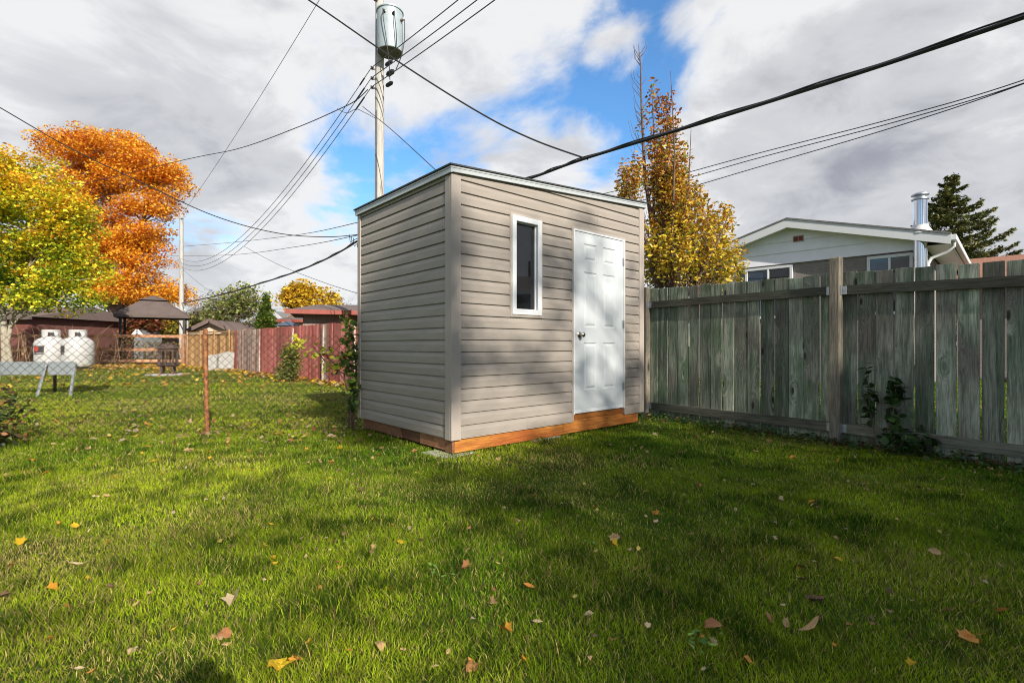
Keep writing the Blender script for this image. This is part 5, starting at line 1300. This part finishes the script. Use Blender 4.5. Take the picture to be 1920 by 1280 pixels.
# ---------------------------------------------------------------- houses on the left
def gable_house(name, label, px, Z, wpx, eave_py, ridge_py, depth, wall, roofm, rz=0.0, ridge_along=True, group=None, fascia='white', wins=(), o=.4):
    b = Wz(px, 0, Z); root = empty(name, b, rz, label, 'house', group)
    hw_ = wpx/2*Z/F; ez = W(0, eave_py, Z).z; rdz = W(0, ridge_py, Z).z
    mb = MB(); mb.box((-hw_, 0, 0), (hw_, depth, ez-.02)); 
    if not ridge_along: mb.add([(-hw_, .0, ez-.0199), (hw_, .0, ez-.0199), (0, .0, rdz-.1)], [[0, 1, 2]])
    mb.build('wall', M[wall], root, True)
    mb = MB()
    if ridge_along:
        ym = depth/2
        mb.add([(-hw_-o, -o, ez), (hw_+o, -o, ez), (hw_+o, ym, rdz), (-hw_-o, ym, rdz), (hw_+o, depth+o, ez), (-hw_-o, depth+o, ez)], [[0, 1, 2, 3], [3, 2, 4, 5], [0, 3, 5], [1, 4, 2], [0, 5, 4, 1]])
    else:
        mb.add([(-hw_-o, -o, ez-.1), (0, -o, rdz), (0, depth, rdz), (-hw_-o, depth, ez-.1), (hw_+o, -o, ez-.1), (hw_+o, depth, ez-.1)], [[0, 1, 2, 3], [1, 4, 5, 2]])
    ro = mb.build('roof', M[roofm], root, True)
    mb = MB()
    if ridge_along: mb.box((-hw_-o, -o-.03, ez-.18), (hw_+o, -o-.003, ez+.02))
    else:
        mb.beam((-hw_-o, -o-.02, ez-.14), (0, -o-.02, rdz-.04), .04, .22); mb.beam((hw_+o, -o-.02, ez-.14), (0, -o-.02, rdz-.04), .04, .22)
    mb.build('fascia', M[fascia], ro, True)
    for (wx, wz, ww, wh, mm) in wins:
        mb = MB(); mb.box((wx-ww/2, -.05, wz), (wx+ww/2, -.002, wz+wh)); wn = mb.build('window', M['white'], root, True)
        mb = MB(); mb.box((wx-ww/2+.06, -.056, wz+.06), (wx+ww/2-.06, -.051, wz+wh-.06)); mb.build('pane', M[mm], wn, True)
    return root
gable_house('brick_house', 'dark red brick house behind the left maple and tanks', -5, 30, 130, 594, 566, 8, 'redbrick', 'roofbrown', 0, True, fascia='canvas', wins=((-.6, .9, 1.2, 1.1, 'glass'),))
gable_house('garage', 'low brick garage with grey roof between tanks and maple trunk', 160, 38, 110, 618, 603, 7, 'darkbrick', 'roofgrey', R(-4), True, fascia='steel', wins=((-1.6, .1, 2.0, 1.6, 'glass'), (1.2, .3, .9, 1.2, 'glass')))
gable_house('tan_bungalow', 'tan gabled house behind the pointed cedar', 520, 34, 62, 607, 584, 8, 'tansiding', 'roofgrey', R(-25), False)
gable_house('cottage', 'house with a dark brown hip roof beyond the cedar fence', 400, 30, 66, 618, 600, 6, 'tansiding', 'roofbrown', 0, False, fascia='roofbrown')
gable_house('garden_shed', 'tiny white shed seen under the gazebo', 259, 36, 16, 627, 618, 2, 'stand', 'roofgrey', 0, False, o=.08)
# dark-red flat roofs right above the red fence
b = Wz(640, 0, 17); fr = empty('red_roof_house', b, R(20), 'low house with dark red roof edge just left of the shed', 'house')
zr1 = W(0, 578, 17).z; mb = MB(); mb.box((-1.2, 0, 0), (3, 4, zr1-.15)); mb.build('wall', M['bareboard'], fr, True)
mb = MB(); mb.add([(-1.7, -.5, zr1-.12), (3.5, -.5, zr1-.12), (3.5, 2, zr1+.35), (-.9, 2, zr1+.25), (3.5, 4.5, zr1-.12), (-1.7, 4.5, zr1-.12)], [[0, 1, 2, 3], [3, 2, 4, 5], [0, 3, 5], [0, 5, 4, 1], [1, 4, 2]]); ro = mb.build('roof', M['roofbrown'], fr, True)
mb = MB(); mb.box((-1.72, -.54, zr1-.24), (3.5, -.505, zr1-.1)); mb.build('fascia', M['fasciared'], ro, True)
b = Wz(585, 0, 24); fr = empty('brown_roof_house', b, R(10), 'long low house with brown roof above the red fence', 'house')
zr1 = W(0, 597, 24).z; mb = MB(); mb.box((-1.0, 0, 0), (4, 4, zr1-.15)); mb.build('wall', M['tansiding'], fr, True)
mb = MB(); mb.add([(-1.6, -.5, zr1-.1), (4.2, -.5, zr1-.1), (4.2, 2, zr1+.42), (-.8, 2, zr1+.35), (4.2, 4.5, zr1-.1), (-1.6, 4.5, zr1-.1)], [[0, 1, 2, 3], [3, 2, 4, 5], [0, 3, 5], [0, 5, 4, 1], [1, 4, 2]]); ro = mb.build('roof', M['roofbrown'], fr, True)
mb = MB(); mb.box((-1.62, -.54, zr1-.2), (4.2, -.505, zr1-.08)); mb.build('fascia', M['fasciared'], ro, True)
b = Wz(540, 0, 21); zu = W(0, 603, 21).z
um = empty('garden_parasol', b, 0, 'dark blue garden parasol top showing over the red fence', 'parasol')
mb = MB(); poly(mb, 8, [(.55, zu-.18), (.5, zu-.14), (.05, zu+.02), (.02, zu+.08)]); mb.v = [v+b for v in mb.v]; mb.build('canopy', M['teal'], um)
mb = MB(); mb.tube([b, b+Vector((0, 0, zu-.1))], .02, 8); mb.build('pole', M['darkframe'], um)
# ---------------------------------------------------------------- behind the camera: what shades the lawn and shows in the window
def pa_(p, a, z): return Vector((p*.871-a*.491, p*.491+a*.871, z))
def shade_tree(label, p, a, lobes, ncl, lpc, seed, leaf=.12, H=9, nbr=120, crad=(.35, .35, .25), tr=.2):
    b = pa_(p, a, 0); root = empty('shade_tree', b, 0, label, 'tree')
    L = []
    for (lp, la, lz, rp_, rz3, wt) in lobes: L.append([np.array(pa_(lp, la, lz)), np.array([rp_, rp_, rz3]), wt])
    plant(root, L, ncl, lpc, leaf, [(.30, .25, .04), (.15, .2, .03), (.4, .22, .04)], crad, [([b, b+Vector((.1, 0, H*.35)), b+Vector((-.1, .1, H*.7)), b+Vector((0, 0, H))], [tr, tr*.8, tr*.45, .03])], 'bark', seed, DIAM, .9, nbr, .06, .3, twigs=2)
shade_tree('tree standing behind the viewer whose crown shades the lawn', 5.2, -18, [(3.7, -18, 10.6, 2.5, .75, 4.8), (2.2, -18, 10.9, 1.3, .5, 1.2), (6.6, -18, 10.9, 2.4, 1.2, 5.5), (7.0, -18, 13.2, 1.9, 1.4, 2.6), (3.2, -18, 13.2, 2.0, 1.0, .45), (1.8, -18, 9.8, 1.2, .5, .8), (1.40, -18, 13.4, .14, 1.25, .8)], 290, 46, 71, .17, 14, crad=(.45, .45, .32))
shade_tree('thin tree behind the viewer casting faint dapples on the left lawn', -1.5, -16, [(-.5, -16, 9.6, 3.0, 1.2, 1), (-4, -16, 9.4, 2.4, 1.2, 1)], 46, 16, 72, .10, 11, 40, tr=.09)
# the tripod and camera whose shadow lies at the bottom edge
cr_ = empty('camera_tripod', (0.02, -.16, 0), 0, 'camera on a tripod seen only as the dark shadow at the bottom edge', 'tripod')
mb = MB(); mb.box((-.075, -.06, -.06+CH), (.075, .03, .05+CH), .01); mb.box((-.03, -.04, CH+.05), (.03, .02, CH+.09), .01); mb.box((-.12, -.30, CH-.10), (.10, -.07, CH+.06), .03); mb.build('camera_body', M['dkmetal'], cr_, True)
mb = MB(); mb.tube([(0, -.02, .45), (0, -.02, CH-.06)], .018, 10); mb.build('column', M['dkmetal'], cr_, True)
for a in (30, 150, 270):
    mb = MB(); mb.tube([(0, -.02, CH-.25), (.30*math.cos(R(a-180)), -.02-.0+.30*math.sin(R(a-180)), 0)], [.014, .010], 8); mb.build('leg', M['dkmetal'], cr_, True)
# house reflected in the window
gh = empty('rear_house', (17, 1.5, 0), R(98), 'dark brick house reflected in the narrow shed window', 'house')
mb = MB(); mb.box((-6, -5, 0), (6, 0, 3.3)); mb.build('wall', M['darkbrick'], gh, True)
mb = MB(); mb.add([(-6.4, .5, 3.25), (6.4, .5, 3.25), (6.4, -2.5, 4.3), (-6.4, -2.5, 4.3), (6.4, -5.5, 3.25), (-6.4, -5.5, 3.25)], [[0, 1, 2, 3], [3, 2, 4, 5], [0, 3, 5], [1, 4, 2], [0, 5, 4, 1]]); ro = mb.build('roof', M['roofbrown'], gh, True)
mb = MB(); mb.box((-6.4, .503, 3.12), (6.4, .53, 3.27)); mb.build('fascia', M['white'], ro, True)
mb = MB(); mb.box((1.2, -3, 3.9), (1.9, -2.4, 5.0)); mb.build('chimney', M['redbrick'], ro, True)
